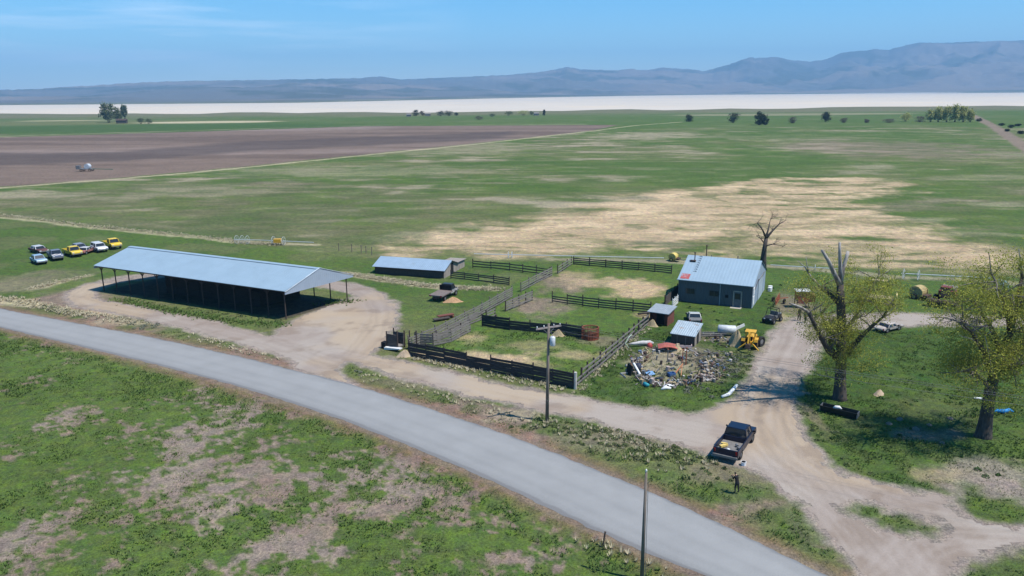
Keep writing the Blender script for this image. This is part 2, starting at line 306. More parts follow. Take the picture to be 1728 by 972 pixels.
def ground_mat(name, amt=.3, tufty=True):
    m, t, b = new_mat(name); N = t.nodes.new; L = t.links.new
    a = N('ShaderNodeVertexColor'); a.layer_name = 'col'
    ge = N('ShaderNodeNewGeometry')
    def noise(sc, d=4, r=.6):
        n = N('ShaderNodeTexNoise'); n.inputs['Scale'].default_value = sc; n.inputs['Detail'].default_value = d; n.inputs['Roughness'].default_value = r
        L(ge.outputs['Position'], n.inputs['Vector']); return n
    n1 = noise(5.5, 5, .7); n2 = noise(1.1, 5, .65); n3 = noise(.08, 4)
    def mr(n, lo, hi, a0=.32, b0=.68):
        q = N('ShaderNodeMapRange'); q.inputs[1].default_value = a0; q.inputs[2].default_value = b0; q.inputs[3].default_value = lo; q.inputs[4].default_value = hi; L(n.outputs[0], q.inputs[0]); return q
    q1 = mr(n1, 1-amt, 1+amt*.9); q2 = mr(n2, 1-amt*.7, 1+amt*.7); q3 = mr(n3, .9, 1.1)
    x1 = N('ShaderNodeMath'); x1.operation = 'MULTIPLY'; L(q1.outputs[0], x1.inputs[0]); L(q2.outputs[0], x1.inputs[1])
    x2 = N('ShaderNodeMath'); x2.operation = 'MULTIPLY'; L(x1.outputs[0], x2.inputs[0]); L(q3.outputs[0], x2.inputs[1])
    v = N('ShaderNodeVectorMath'); v.operation = 'SCALE'; L(a.outputs[0], v.inputs[0]); L(x2.outputs[0], v.inputs['Scale'])
    # yellow-green drift
    hs = N('ShaderNodeHueSaturation'); L(v.outputs[0], hs.inputs['Color']); q4 = mr(noise(.6, 4), .482, .515); L(q4.outputs[0], hs.inputs['Hue']); q5 = mr(n2, .85, 1.12); L(q5.outputs[0], hs.inputs['Saturation'])
    L(hs.outputs[0], b.inputs['Base Color']); b.inputs['Roughness'].default_value = .95; b.inputs['Specular IOR Level'].default_value = .1
    bp = N('ShaderNodeBump'); bp.inputs['Strength'].default_value = .8; bp.inputs['Distance'].default_value = .14; L(n1.outputs[0], bp.inputs['Height'])
    bp2 = N('ShaderNodeBump'); bp2.inputs['Strength'].default_value = .6; bp2.inputs['Distance'].default_value = .35; L(n2.outputs[0], bp2.inputs['Height']); L(bp.outputs[0], bp2.inputs['Normal'])
    if tufty: L(bp2.outputs[0], b.inputs['Normal'])
    return m
az = np.concatenate([np.arange(-180, -42, 4.0), np.arange(-42, 42.01, .15), np.arange(46, 180, 4.0)])
rad = np.concatenate([[.1, 6, 14], 22*1.0056**np.arange(0, 1010)]); rad = rad[rad < 6000]; rad = np.concatenate([rad, [6500, 7500, 9000, 11000, 14000]])
A, RR = np.meshgrid(np.radians(az), rad)
X = np.sin(A)*RR; Y = np.cos(A)*RR
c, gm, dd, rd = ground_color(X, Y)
nrm = fbm(X, Y, 6, 55, 4, .5)-.5; nr2 = fbm(X, Y, 1.2, 56, 3, .5)-.5
flat = sst(1.3, 4, dd)*sst(.1, 2.5, rd)
Z = (nrm*.35+nr2*.12*sst(400, 150, RR))*flat*sst(0, 3, rd) - .002 - .10*sst(.6, 2.5, rd)*sst(6, 3, rd)*sst(1.3,3,dd)
Z = np.where(RR > 900, -.05, Z)
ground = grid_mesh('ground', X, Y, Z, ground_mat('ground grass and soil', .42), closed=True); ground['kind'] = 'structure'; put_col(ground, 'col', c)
# dry lake
def strip_sheet(name, near, farl, z, material, n=8):
    V = []; Fa = []; m = len(near)
    for j in range(n+1):
        t = j/n
        for (a, b) in zip(near, farl): V.append((a[0]*(1-t)+b[0]*t, a[1]*(1-t)+b[1]*t, z))
    for j in range(n):
        for i in range(m-1): k = j*m+i; Fa.append((k, k+1, k+m+1, k+m))
    o = link_mesh(name, V, Fa, material); o['kind'] = 'structure'; return o
pn = []; pf = []
for i in range(81):
    x = -1400+i*56
    yn = np.interp(x, [-1400, 0, 576, 864, 1152, 1500, 1728, 3100], [201, 192.5, 190, 188, 184.5, 180.5, 178, 168])+ .8*math.sin(i*1.7)+.7*math.sin(i*.7)+.5*math.sin(i*4.1)
    hz = 157+(864-x)*math.tan(ROLL)
    yf = np.interp(x, [-1400, 0, 500, 864, 1200, 1728, 3100], [189, 177.5, 173.5, 165.5, 157.8, 153.0, 140.8])
    pn.append(G(x, yn)); pf.append(G(x, max(yf, hz+3.0)))
playa = strip_sheet('playa', pn, pf, .02, mat('pale alkali crust', (.50,.44,.36), .9, var=.05, scale=.004, col2=(.56,.46,.34), thr=.5), 6)
# asphalt road
def road_mat():
    m, t, b = new_mat('worn chip seal asphalt'); N = t.nodes.new; L = t.links.new
    u = N('ShaderNodeAttribute'); u.attribute_name = 'across'
    ge = N('ShaderNodeNewGeometry'); n = N('ShaderNodeTexNoise'); n.inputs['Scale'].default_value = .35; n.inputs['Detail'].default_value = 7; n.inputs['Roughness'].default_value = .6; L(ge.outputs['Position'], n.inputs['Vector'])
    n2 = N('ShaderNodeTexNoise'); n2.inputs['Scale'].default_value = 14; n2.inputs['Detail'].default_value = 3; L(ge.outputs['Position'], n2.inputs['Vector'])
    ad = N('ShaderNodeMath'); ad.operation = 'MULTIPLY_ADD'; L(n.outputs[0], ad.inputs[0]); ad.inputs[1].default_value = .09; L(u.outputs['Fac'], ad.inputs[2])
    rp = N('ShaderNodeValToRGB'); e = rp.color_ramp.elements; e[0].position = 0.03; e[0].color = (.12,.125,.13,1); e[1].position = 1.03; e[1].color = (.15,.145,.14,1)
    for p, v in ((.10,.215),(.22,.222),(.30,.236),(.45,.234),(.53,.218),(.60,.230),(.72,.234),(.80,.214),(.88,.225),(.97,.20)):
        q = e.new(p); q.color = (v*1.03, v*1.02, v*.98, 1)
    L(ad.outputs[0], rp.inputs[0])
    mr = N('ShaderNodeMapRange'); mr.inputs[1].default_value = .3; mr.inputs[2].default_value = .7; mr.inputs[3].default_value = .93; mr.inputs[4].default_value = 1.07; L(n.outputs[0], mr.inputs[0])
    m2 = N('ShaderNodeMapRange'); m2.inputs[1].default_value = .2; m2.inputs[2].default_value = .8; m2.inputs[3].default_value = .9; m2.inputs[4].default_value = 1.1; L(n2.outputs[0], m2.inputs[0])
    mm = N('ShaderNodeMath'); mm.operation = 'MULTIPLY'; L(mr.outputs[0], mm.inputs[0]); L(m2.outputs[0], mm.inputs[1])
    v = N('ShaderNodeVectorMath'); v.operation = 'SCALE'; L(rp.outputs[0], v.inputs[0]); L(mm.outputs[0], v.inputs['Scale']); L(v.outputs[0], b.inputs['Base Color'])
    b.inputs['Roughness'].default_value = .85; bp = N('ShaderNodeBump'); bp.inputs['Distance'].default_value = .01; L(n2.outputs[0], bp.inputs['Height']); L(bp.outputs[0], b.inputs['Normal']); return m
def resample(line, n):
    P = np.array(line); s = np.concatenate([[0], np.cumsum(np.hypot(*(P[1:]-P[:-1]).T))]); t = np.linspace(0, s[-1], n)
    return np.stack([np.interp(t, s, P[:, 0]), np.interp(t, s, P[:, 1])], -1)
ru = resample(road_up, 900); rl = resample(road_lo, 900)
tt = np.linspace(0, 1, 13); P = ru[:, None, :]*(1-tt[None, :, None])+rl[:, None, :]*tt[None, :, None]
jit = (fbm(P[..., 0], P[..., 1], .8, 61, 3)-.5)*.45; nrmv = (rl-ru)/np.linalg.norm(rl-ru, axis=1)[:, None]
P[:, 0] += nrmv*jit[:, 0, None]; P[:, -1] += nrmv*jit[:, -1, None]
crown = .006+.07*(1-(2*tt-1)**2)
rd_o = grid_mesh('asphalt_road', P[..., 0], P[..., 1], np.broadcast_to(crown, P.shape[:2]), road_mat()); rd_o['kind'] = 'structure'
at = rd_o.data.attributes.new('across', 'FLOAT', 'POINT'); at.data.foreach_set('value', np.broadcast_to(tt, P.shape[:2]).ravel().astype(np.float32))
# dirt lane: cells of a fine grid that lie inside the wandering edge
def dirt_mat():
    m, t, b = new_mat('packed pinkish gravel'); N = t.nodes.new; L = t.links.new
    ge = N('ShaderNodeNewGeometry'); a = N('ShaderNodeVertexColor'); a.layer_name = 'col'
    n2 = N('ShaderNodeTexNoise'); n2.inputs['Scale'].default_value = 6; n2.inputs['Detail'].default_value = 6; n2.inputs['Roughness'].default_value = .75; L(ge.outputs['Position'], n2.inputs['Vector'])
    m2 = N('ShaderNodeMapRange'); m2.inputs[1].default_value = .3; m2.inputs[2].default_value = .7; m2.inputs[3].default_value = .90; m2.inputs[4].default_value = 1.09; L(n2.outputs[0], m2.inputs[0])
    v = N('ShaderNodeVectorMath'); v.operation = 'SCALE'; L(a.outputs[0], v.inputs[0]); L(m2.outputs[0], v.inputs['Scale']); L(v.outputs[0], b.inputs['Base Color'])
    b.inputs['Roughness'].default_value = .95; b.inputs['Specular IOR Level'].default_value = .1; bp = N('ShaderNodeBump'); bp.inputs['Distance'].default_value = .05; bp.inputs['Strength'].default_value = .5; L(n2.outputs[0], bp.inputs['Height']); L(bp.outputs[0], b.inputs['Normal']); return m
xs = np.arange(-70, 90, .25); ys = np.arange(32, 116, .25); GX, GY = np.meshgrid(xs, ys)
d = dirt_sd(GX, GY); jn = (fbm(GX, GY, 2.2, 2, 4, .55)-.5)*1.7+(fbm(GX, GY, .7, 4, 3, .6)-.5)*.9
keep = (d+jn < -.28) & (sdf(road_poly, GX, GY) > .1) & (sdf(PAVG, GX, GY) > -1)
cell = keep[:-1, :-1] & keep[1:, :-1] & keep[:-1, 1:] & keep[1:, 1:]
idx = np.arange(GX.size).reshape(GX.shape); q = np.stack([idx[:-1, :-1], idx[:-1, 1:], idx[1:, 1:], idx[1:, :-1]], -1)[cell]
us = np.unique(q); mp_ = -np.ones(GX.size, int); mp_[us] = np.arange(len(us))
gx, gy = GX.ravel()[us], GY.ravel()[us]
gz = .005+0*gx
dl = link_mesh('dirt_lane', np.stack([gx, gy, gz], -1).tolist(), mp_[q].tolist(), dirt_mat()); dl['kind'] = 'structure'
cc = np.broadcast_to(np.array(PAL['dirt']), (len(us), 3)).copy()
cc = lerp(cc, (.33, .285, .24), sst(.45, .65, fbm(gx, gy, 5, 71, 5))*.7)
cc = lerp(cc, 'tan', sst(.5, .62, fbm(gx, gy, 14, 72, 4))*.45)
cc = lerp(cc, 'soil', sst(.55, .72, fbm(gx, gy, 3, 73, 5, .6))*.55)

# wheel ruts: closely spaced wandering lines that follow the lanes
ruts = [gp([(560,600),(700,632),(900,676),(1110,716),(1240,745),(1330,790),(1420,850),(1520,930),(1560,1060)]), gp([(1345,560),(1310,650),(1295,730),(1350,800),(1450,870),(1540,940),(1600,1000)]),
        gp([(1330,570),(1290,660),(1290,740),(1380,830),(1480,930),(1510,1050)]), gp([(1728,890),(1600,880),(1480,850),(1380,800),(1320,740),(1300,690),(1320,620),(1360,545)]), gp([(1728,915),(1600,905),(1540,930),(1500,990)]), ring]
for k_, rt in enumerate(ruts):
    dd_ = sdl(smooth_line(rt, 4) if len(rt) < 30 else rt, gx, gy)
    for off, wd in ((.0, .12), (.75, .2), (1.5, .14), (2.1, .1)):
        cc = lerp(cc, (.35, .30, .26) if (k_+int(off*2)) % 2 else (.20, .16, .13), sst(wd+.12, wd*.4, np.abs(dd_-off+(fbm(gx, gy, 4, 80+k_, 3)-.5)*1.2))*.22)
put_col(dl, 'col', cc)
# mountains
SK = [(-700,172),(-300,160),(-100,155),(0,152),(60,150),(130,146),(200,141),(300,137),(400,135.5),(500,134),(600,132),(640,129),(680,134),(750,131),(850,127),(910,122),(930,119),(957,113),(980,117),(1040,119),(1060,116.5),(1090,118),(1120,114),(1150,116),(1190,120),(1230,109),(1263,97),(1285,98),(1310,96),(1340,102),(1370,104),(1395,100),(1420,89),(1450,86),(1475,83),(1500,84),(1520,79),(1545,73),(1600,72),(1660,70),(1728,68),(1900,66),(2300,75),(3000,90)]
sa = []; se = []
for x, y in SK:
    v = ray(x, y); sa.append(math.degrees(math.atan2(v.x, v.y))); se.append(math.atan2(v.z, math.hypot(v.x, v.y)))
ma = np.arange(-46, 46.01, .09); el = np.interp(ma, sa, se)
el += (fbm(ma*4, ma*0, 1.0, 91, 5)-.5)*.0016
px0 = [-700, 0, 500, 864, 1200, 1728, 2300]; py0 = [183.5, 177.8, 173.8, 165.8, 158.3, 153.6, 147.2]
ba = []; br_ = []
for x, y in zip(px0, py0):
    g = G(x, y); ba.append(math.degrees(math.atan2(g.x, g.y))); br_.append(min(math.hypot(g.x, g.y), 6800))
r0 = np.interp(ma, ba, br_)*.97; R1 = np.interp(ma, [-46, -15, 0, 20, 46], [8500, 9000, 11000, 12000, 12000])
T = np.concatenate([np.linspace(0, 1, 110), [1.06, 1.15, 1.3]])
MA, TT = np.meshgrid(ma, T); RM = r0[None]+(R1-r0)[None]*TT
MX = np.sin(np.radians(MA))*RM; MY = np.cos(np.radians(MA))*RM
prof = np.where(TT <= 1, .16*TT+.84*np.clip((TT-.30)/.70, 0, 1)**1.5, 1-(TT-1)*1.5)
base = -3+(CH+3+R1[None]*np.tan(el)[None])*prof
rg = 1-np.abs(fbm(MX, MY, 1500, 101, 6, .55)*2-1); rg2 = fbm(MX, MY, 500, 102, 5, .55)
amp = np.clip((CH+R1[None]*np.tan(el)[None])*.5, 40, 300)*sst(.12, .6, TT)*(1-.97*sst(.86, 1.0, TT))
MZ = base+amp*((rg-.72)*1.15+(rg2-.5)*.45)
lim = CH+RM*np.tan(el)[None]-4
MZ = np.where(TT < .995, np.minimum(MZ, lim), MZ); MZ = np.maximum(MZ, -3+TT*40)
mc = np.zeros(MX.shape+(3,)); mc[:] = (.115, .108, .10)
mc = lerp(mc, (.185, .15, .125), sst(.42, .62, fbm(MX*.5, MY, 900, 103, 5)))
mc = lerp(mc, (.06, .065, .045), sst(.5, .64, fbm(MX, MY, 420, 104, 5))*.8)
mc = lerp(mc, (.10, .115, .06), sst(.25, .0, TT)*.9)
mc = lerp(mc, (.45, .40, .36), sst(.60, .66, fbm(MX*.25, MY, 260, 105, 4))*sst(.2, .04, TT)*.8)
mt = grid_mesh('mountains', MX, MY, MZ, ground_mat('sagebrush slopes and rimrock', .1, False)); mt['kind'] = 'structure'; put_col(mt, 'col', mc)
mt.data.materials[0].node_tree.nodes['Principled BSDF'].inputs['Roughness'].default_value = 1
# haze
hv = bpy.data.materials.new('thin blue air'); hv.use_nodes = True; t = hv.node_tree; t.nodes.clear()
pv = t.nodes.new('ShaderNodeVolumePrincipled'); pv.inputs['Density'].default_value = 1.05e-4; pv.inputs['Color'].default_value = (.33, .66, 1, 1); pv.inputs['Anisotropy'].default_value = 0.0
ho = t.nodes.new('ShaderNodeOutputMaterial'); t.links.new(pv.outputs[0], ho.inputs['Volume'])
def boxm(name, a, b, m):
    V = [(x, y, z) for z in (a[2], b[2]) for y in (a[1], b[1]) for x in (a[0], b[0])]
    return link_mesh(name, V, [(0, 2, 3, 1), (4, 5, 7, 6), (0, 1, 5, 4), (2, 6, 7, 3), (0, 4, 6, 2), (1, 3, 7, 5)], m)
hz = boxm('haze', (-15500, -15500, -5), (15500, 17000, 860), hv); hz['kind'] = 'stuff'; hz['label'] = 'thin blue air between the camera and the far mountains'
# ---------------------------------------------------------------- builders
SKEW = 0.0                                # plan angle of a building that is not quite square
class MB:
    def __init__(s): s.V = []; s.F = []
    def box(s, c, d, rz=0, rx=0, ry=0):
        Mx = Matrix.Rotation(rz, 3, 'Z') @ Matrix.Rotation(ry, 3, 'Y') @ Matrix.Rotation(rx, 3, 'X'); k = len(s.V)
        for z in (-1, 1):
            for y in (-1, 1):
                for x in (-1, 1): s.V.append(tuple(Vector(c)+Mx @ Vector((x*d[0]/2, y*d[1]/2, z*d[2]/2))))
        s.F += [tuple(k+i for i in f) for f in ((0, 2, 3, 1), (4, 5, 7, 6), (0, 1, 5, 4), (2, 6, 7, 3), (0, 4, 6, 2), (1, 3, 7, 5))]; return s
    def bb(s, a, b): return s.box([(a[i]+b[i])/2 for i in range(3)], [abs(b[i]-a[i]) for i in range(3)])
    def bar(s, a, b, w, h=None, n=4, w2=None):
        """straight member; n=4 gives a board/square section, more gives a round one"""
        a, b = Vector(a), Vector(b); d = (b-a).normalized(); h = h or w; w2 = w2 if w2 is not None else 1
        up = Vector((0, 0, 1)) if abs(d.z) < .95 else Vector((0, 1, 0)); x = d.cross(up).normalized(); y = x.cross(d).normalized(); k = len(s.V)
        for p, sc in ((a, 1), (b, w2)):
            for i in range(n):
                t = 2*math.pi*(i+.5)/n; q = 1/math.cos(math.pi/n) if n == 4 else 1
                s.V.append(tuple(p+x*math.cos(t)*w/2*q*sc+y*math.sin(t)*h/2*q*sc))
        for i in range(n): j = (i+1) % n; s.F.append((k+i, k+j, k+n+j, k+n+i))
        s.F.append(tuple(k+n-1-i for i in range(n))); s.F.append(tuple(k+n+i for i in range(n))); return s
    def tube(s, pts, rs, n=8, cap=True):
        k = len(s.V); m = len(pts); P_ = [Vector(p) for p in pts]; pr = None
        for i, p in enumerate(P_):
            d = (P_[min(i+1, m-1)]-P_[max(i-1, 0)]).normalized()
            up = pr if pr is not None and abs(d.dot(pr)) < .98 else (Vector((0, 0, 1)) if abs(d.z) < .9 else Vector((0, 1, 0)))
            x = d.cross(up).normalized(); y = x.cross(d).normalized(); pr = y
            r_ = rs[i] if hasattr(rs, '__len__') else rs
            for j in range(n): t = 2*math.pi*j/n; s.V.append(tuple(p+x*math.cos(t)*r_+y*math.sin(t)*r_))
        for i in range(m-1):
            for j in range(n): q = (j+1) % n; s.F.append((k+i*n+j, k+i*n+q, k+(i+1)*n+q, k+(i+1)*n+j))
        if cap: s.F.append(tuple(k+n-1-j for j in range(n))); s.F.append(tuple(k+(m-1)*n+j for j in range(n)))
        return s
    def prism(s, prof, a, b, axis='y'):
        """closed profile (u,w) swept from a to b along y (u=x) or x (u=y)"""
        k = len(s.V); n = len(prof)
        for t in (a, b):
            for u, w_ in prof: s.V.append((u, t, w_) if axis == 'y' else (t, u, w_))
        for i in range(n): j = (i+1) % n; s.F.append((k+i, k+j, k+n+j, k+n+i))
        s.F.append(tuple(k+i for i in range(n))[::-1]); s.F.append(tuple(k+n+i for i in range(n))); return s
    def quad(s, *p): k = len(s.V); s.V += [tuple(q) for q in p]; s.F.append(tuple(range(k, k+len(p)))); return s
    def wheel(s, c, r_, w_, n=14, axis='y'):
        c = Vector(c); d = Vector((0, w_/2, 0)) if axis == 'y' else Vector((w_/2, 0, 0))
        prof = [(-1, .72), (-1, .93), (-.75, 1), (.75, 1), (1, .93), (1, .72), (.8, .6), (-.8, .6)]
        k = len(s.V); m = len(prof)
        for i in range(n):
            t = 2*math.pi*i/n
            for o_, q in prof:
                v = Vector((math.cos(t)*r_*q, 0, math.sin(t)*r_*q)) if axis == 'y' else Vector((0, math.cos(t)*r_*q, math.sin(t)*r_*q))
                s.V.append(tuple(c+d*o_+v))
        for i in range(n):
            for j in range(m): i2 = (i+1) % n; j2 = (j+1) % m; s.F.append((k+i*m+j, k+i*m+j2, k+i2*m+j2, k+i2*m+j))
        return s
    def build(s, name, material, parent=None, smooth=False, loc=None, bevel=0):
        o = link_mesh(name, [(x+SKEW*y, y, z) for x, y, z in s.V] if SKEW else s.V, s.F, material, parent, smooth)
        if loc is not None: o.location = loc
        bm_ = bmesh.new(); bm_.from_mesh(o.data); bmesh.ops.recalc_face_normals(bm_, faces=bm_.faces); bm_.to_mesh(o.data); bm_.free()
        if smooth: o.data.polygons.foreach_set('use_smooth', [True]*len(o.data.polygons))
        if bevel: md = o.modifiers.new('bevel', 'BEVEL'); md.width = bevel; md.segments = 2; md.limit_method = 'ANGLE'
        return o
def thing(name, label, cat, loc=(0, 0, 0), rz=0, group=None, sc=1):
    o = bpy.data.objects.new(name, None); COL.objects.link(o); o.location = loc; o.rotation_euler = (0, 0, rz); o.scale = (sc, sc, sc); o.empty_display_size = .2
    o['label'] = label; o['category'] = cat
    if group: o['group'] = group
    return o
def tag(o, label, cat, group=None, kind=None):
    o['label'] = label
    if cat: o['category'] = cat
    if group: o['group'] = group
    if kind: o['kind'] = kind
    return o
def dirn(a, b): return math.atan2(b[1]-a[1], b[0]-a[0])
# materials
M_roof = mat('galvanised roof sheet', (.28,.37,.43), .5, .1, .06, .5, ribs=(0, 2.2, .006), spec=.5)
M_roof2 = mat('older roof sheet', (.29,.38,.46), .5, .2, .10, 1.2, col2=(.27,.27,.25), thr=.62, ribs=(0, 3, .02))
M_rusty = mat('rusting corrugated roof', (.36,.42,.45), .55, .2, .14, 2.2, col2=(.30,.19,.11), thr=.55, ribs=(0, 4, .02))
M_gable = mat('pale gable sheet', (.29,.34,.40), .6, .1, .05, 1, ribs=(1, 3, .004))
M_bluewall = mat('shade-darkened blue steel siding', (.082,.094,.105), .6, .1, .08, 1.2, ribs=(0, 3, .02))  # same siding as the pale gable, darkened to show its unlit sides
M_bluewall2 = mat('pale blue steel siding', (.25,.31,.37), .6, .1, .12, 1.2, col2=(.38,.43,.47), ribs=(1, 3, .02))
M_post = mat('creosoted post', (.060,.044,.036), .9, 0, .3, 5, stretch=(1, 1, .2))
M_gpost = mat('weathered pole timber', (.17,.14,.115), .9, 0, .3, 5, stretch=(1, 1, .2))
M_board = mat('shade-darkened weathered board', (.075,.064,.058), .92, 0, .45, 3, col2=(.16,.145,.13), thr=.58, stretch=(.5, .5, 4))  # weathered board with the shade of its unlit side in the colour
M_dboard = mat('shade-darkened weathered plank', (.042,.038,.038), .92, 0, .5, 3, col2=(.10,.09,.085), thr=.62, stretch=(.5, .5, 4))  # plank colour darkened further to stand for the fence's unlit side
M_gboard = mat('silvered grey board', (.175,.158,.142), .92, 0, .35, 3, col2=(.13,.11,.10), thr=.56, stretch=(.5, .5, 4))
M_wwood = mat('bleached barn siding', (.27,.235,.20), .92, 0, .35, 2.5, col2=(.13,.10,.085), thr=.53, stretch=(4, 4, .5))
M_dwood = mat('dark stained siding', (.07,.058,.05), .92, 0, .4, 3, stretch=(4, 4, .5))
M_redwood = mat('rust red siding', (.15,.055,.04), .9, 0, .35, 3, stretch=(4, 4, .5))
M_black = mat('black opening', (.012,.012,.013), .9)
M_glass = mat('dark window glass', (.02,.025,.03), .12, spec=.6, var=.1)
M_white = mat('chalky white paint', (.66,.66,.64), .6, var=.08, scale=2)
M_wmetal = mat('pale galvanised pipe', (.5,.52,.52), .45, .3, .1, 3)
M_tyre = mat('dusty rubber', (.022,.021,.02), .9)
M_steel = mat('grey steel', (.2,.2,.2), .5, .4, .2, 3)
M_yellow = mat('faded yellow machine paint', (.56,.31,.03), .5, 0, .15, 3, col2=(.28,.15,.06), thr=.62)
M_dkmetal = mat('rusty dark iron', (.075,.05,.04), .8, .2, .4, 4)
M_rust = mat('flaking red rust', (.30,.09,.05), .85, .1, .35, 3, col2=(.14,.07,.045))
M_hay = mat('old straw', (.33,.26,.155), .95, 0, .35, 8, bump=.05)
M_dhay = mat('shade-darkened hay', (.025,.021,.017), .95, 0, .35, 6, bump=.05)  # hay darkened so its colour carries the shade under the roof
M_tan = mat('dry earth mound', (.38,.29,.20), .95, 0, .2, 3, bump=.1)
# ------- open hay shelter
FL, FR, BR = G(176, 491), G(483, 539), G(588, 509)
L1 = (FR-FL).length; rz = dirn(FL, FR); wv = BR-FR; WD = abs(-(wv.x)*math.sin(rz)+wv.y*math.cos(rz))
SKEW = .9*(wv.x*math.cos(rz)+wv.y*math.sin(rz))/WD
he = (H(FR, 491.5)+H(FL, 446))/2
midR = FR+wv/2
he = 4.1; hr = 5.8
t = thing('hay_shelter', 'long open-sided shelter with pale blue metal gable roof on dark posts inside the gravel loop', 'shelter', FL, rz)
ov, og = .55, .75
def eave_z(v): return he-ov*(hr-he)/(WD/2) if v < 0 or v > WD else he
for side, nm in ((0, 1), (1, -1)):
    y0, y1 = (-ov, WD/2+.001) if side == 0 else (WD+ov, WD/2-.001)
    b = MB(); z0 = he-ov*(hr-he)/(WD/2)
    n_ = 14
    for i in range(n_):
        xa = -og+(L1+2*og)*i/n_; xb = -og+(L1+2*og)*(i+1)/n_; dz = .004*(i % 2)
        b.quad((xa, y0, z0+dz), (xb, y0, z0+dz), (xb, y1, hr+.05+dz), (xa, y1, hr+.05+dz))
        b.quad((xa, y0, z0+dz-.05), (xa, y1, hr+dz), (xb, y1, hr+dz), (xb, y0, z0+dz-.05))
        b.quad((xa, y0, z0+dz-.05), (xb, y0, z0+dz-.05), (xb, y0, z0+dz), (xa, y0, z0+dz))
    b.build('roof_slope', M_roof, t)
MB().prism([(WD/2-.4, hr-.02), (WD/2-.4, hr+.012), (WD/2, hr+.09), (WD/2+.4, hr+.012), (WD/2+.4, hr-.02)], -og, L1+og, 'x').build('ridge_cap', M_roof, t)
for xg, nm in ((-og+.02, 0), (L1+og-.02, 1)):
    b = MB(); b.prism([(-ov, he-.42), (WD/2, hr+.01), (WD+ov, he-.42), (WD+ov, he-.62), (-ov, he-.62)], xg-.03, xg+.03, 'x'); b.build('gable_sheet', M_gable, t)
MB().bar((L1+og, -ov, he-.28), (L1+og+.001, WD/2, hr+.08), .16, .05).bar((L1+og, WD+ov, he-.28), (L1+og+.001, WD/2, hr+.08), .16, .05).build('barge_flashing', mat('light flashing', (.5,.56,.6), .5), t)
NB = 12
for row in (0, 1):
    yv = 0 if row == 0 else WD
    for i in range(NB+1):
        x = L1*i/NB; p = MB().bar((x, yv, -.1), (x, yv, he-.3), .17, n=8, w2=.85).build('post', M_post, t)
        if row == 0 or i in (0, NB):
            q = MB(); q.bar((x, yv, he-1.0), (x-.55, yv, he-.36), .07); q.bar((x, yv, he-1.0), (x+.55, yv, he-.36), .07); q.build('knee_brace', M_post, p)
    MB().bar((-.2, yv, he-.38), (L1+.2, yv, he-.38), .12, .26).build('eave_beam', M_post, t)
for i in range(NB+1):
    x = L1*i/NB; b = MB(); b.bar((x, 0, he-.45), (x, WD, he-.45), .07, .2); b.bar((x, 0, he-.3), (x, WD/2, hr-.1), .07, .18); b.bar((x, WD, he-.3), (x, WD/2, hr-.1), .07, .18); b.bar((x, WD/2, he-.45), (x, WD/2, hr-.1), .07)
    b.build('truss', M_post, t)
# hay stack under it, from bales
hs = thing('hay_stack', 'tall stack of hay bales with colour darkened for the shade under the open shelter roof', 'hay stack', FL, rz)
b = MB(); x0 = L1*3.05/NB
for ix in range(8):
    for iy in range(5):
        for iz in range(3):
            if ix >= 7 and iz > 1: continue
            sx, sy, sz = 2.3, 1.35, 1.0
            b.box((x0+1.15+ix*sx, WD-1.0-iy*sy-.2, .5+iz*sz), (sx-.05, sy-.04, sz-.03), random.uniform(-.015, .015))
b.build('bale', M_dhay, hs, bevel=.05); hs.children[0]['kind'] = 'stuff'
SKEW = 0.0
# ------- low wooden shed
a_, b_ = G(633, 461.5), G(749, 469.5); c_ = G(798, 453)
rz = dirn(a_, b_); Ls = (b_-a_).length; n2_ = Vector((-math.sin(rz), math.cos(rz), 0)); Ws = max(5.5, abs((c_-b_).dot(n2_)))
t = thing('low_shed', 'long low wooden shed with pale blue metal roof beside the dark rail fences', 'shed', a_, rz)
h1 = (H(b_, 456.5)+H(a_, 447.5))/2; Wm = Ws*.72; hrd = h1+ .95
wb = MB(); wb.bb((0, 0, -.1), (Ls, .12, h1)); wb.build('front_wall', M_dwood, t)
wb = MB(); wb.bb((0, Wm-.12, -.1), (Ls, Wm, h1)); wb.build('back_wall', M_dwood, t)
for xg, m_, nm in ((0, M_dwood, 0), (Ls-.12, M_wwood, 1)):
    wb = MB(); wb.prism([(0, -.1), (0, h1), (Wm/2, hrd-.06), (Wm, h1), (Wm, -.1)], xg, xg+.12, 'x'); wb.build('gable_wall', m_, t)
dw = MB(); dw.bb((Ls+.002, Wm*.52, 0), (Ls+.03, Wm*.52+1.1, 1.75)); dw.build('doorway', M_black, t)
for s_ in (0, 1):
    y0 = -.35 if s_ == 0 else Wm+.35; k = .35*(hrd-h1)/(Wm/2); rb = MB(); n_ = 9
    for i in range(n_):
        xa = -.3+(Ls+.6)*i/n_; xb = -.3+(Ls+.6)*(i+1)/n_; dz = .004*(i % 2)
        rb.quad((xa, y0, h1-k+.05+dz), (xb, y0, h1-k+.05+dz), (xb, Wm/2, hrd+.05+dz), (xa, Wm/2, hrd+.05+dz))
    rb.quad((-.3, y0, h1-k), (-.3, Wm/2, hrd), (Ls+.3, Wm/2, hrd), (Ls+.3, y0, h1-k)); rb.build('roof_slope', M_roof2, t)
ln = MB(); ln.bb((Ls*.80, Wm+.002, -.1), (Ls, Ws+1.2, h1-.1)); ln.build('lean_to_wall', M_wwood, t)
ln = MB(); ln.quad((Ls*.78, Wm-.2, h1+.15), (Ls+.25, Wm-.2, h1+.15), (Ls+.25, Ws+1.5, h1-.02), (Ls*.78, Ws+1.5, h1-.02)); ln.quad((Ls*.78, Wm-.2, h1+.1), (Ls*.78, Ws+1.5, h1-.07), (Ls+.25, Ws+1.5, h1-.07), (Ls+.25, Wm-.2, h1+.1)); ln.build('lean_to_roof', M_wwood, t)
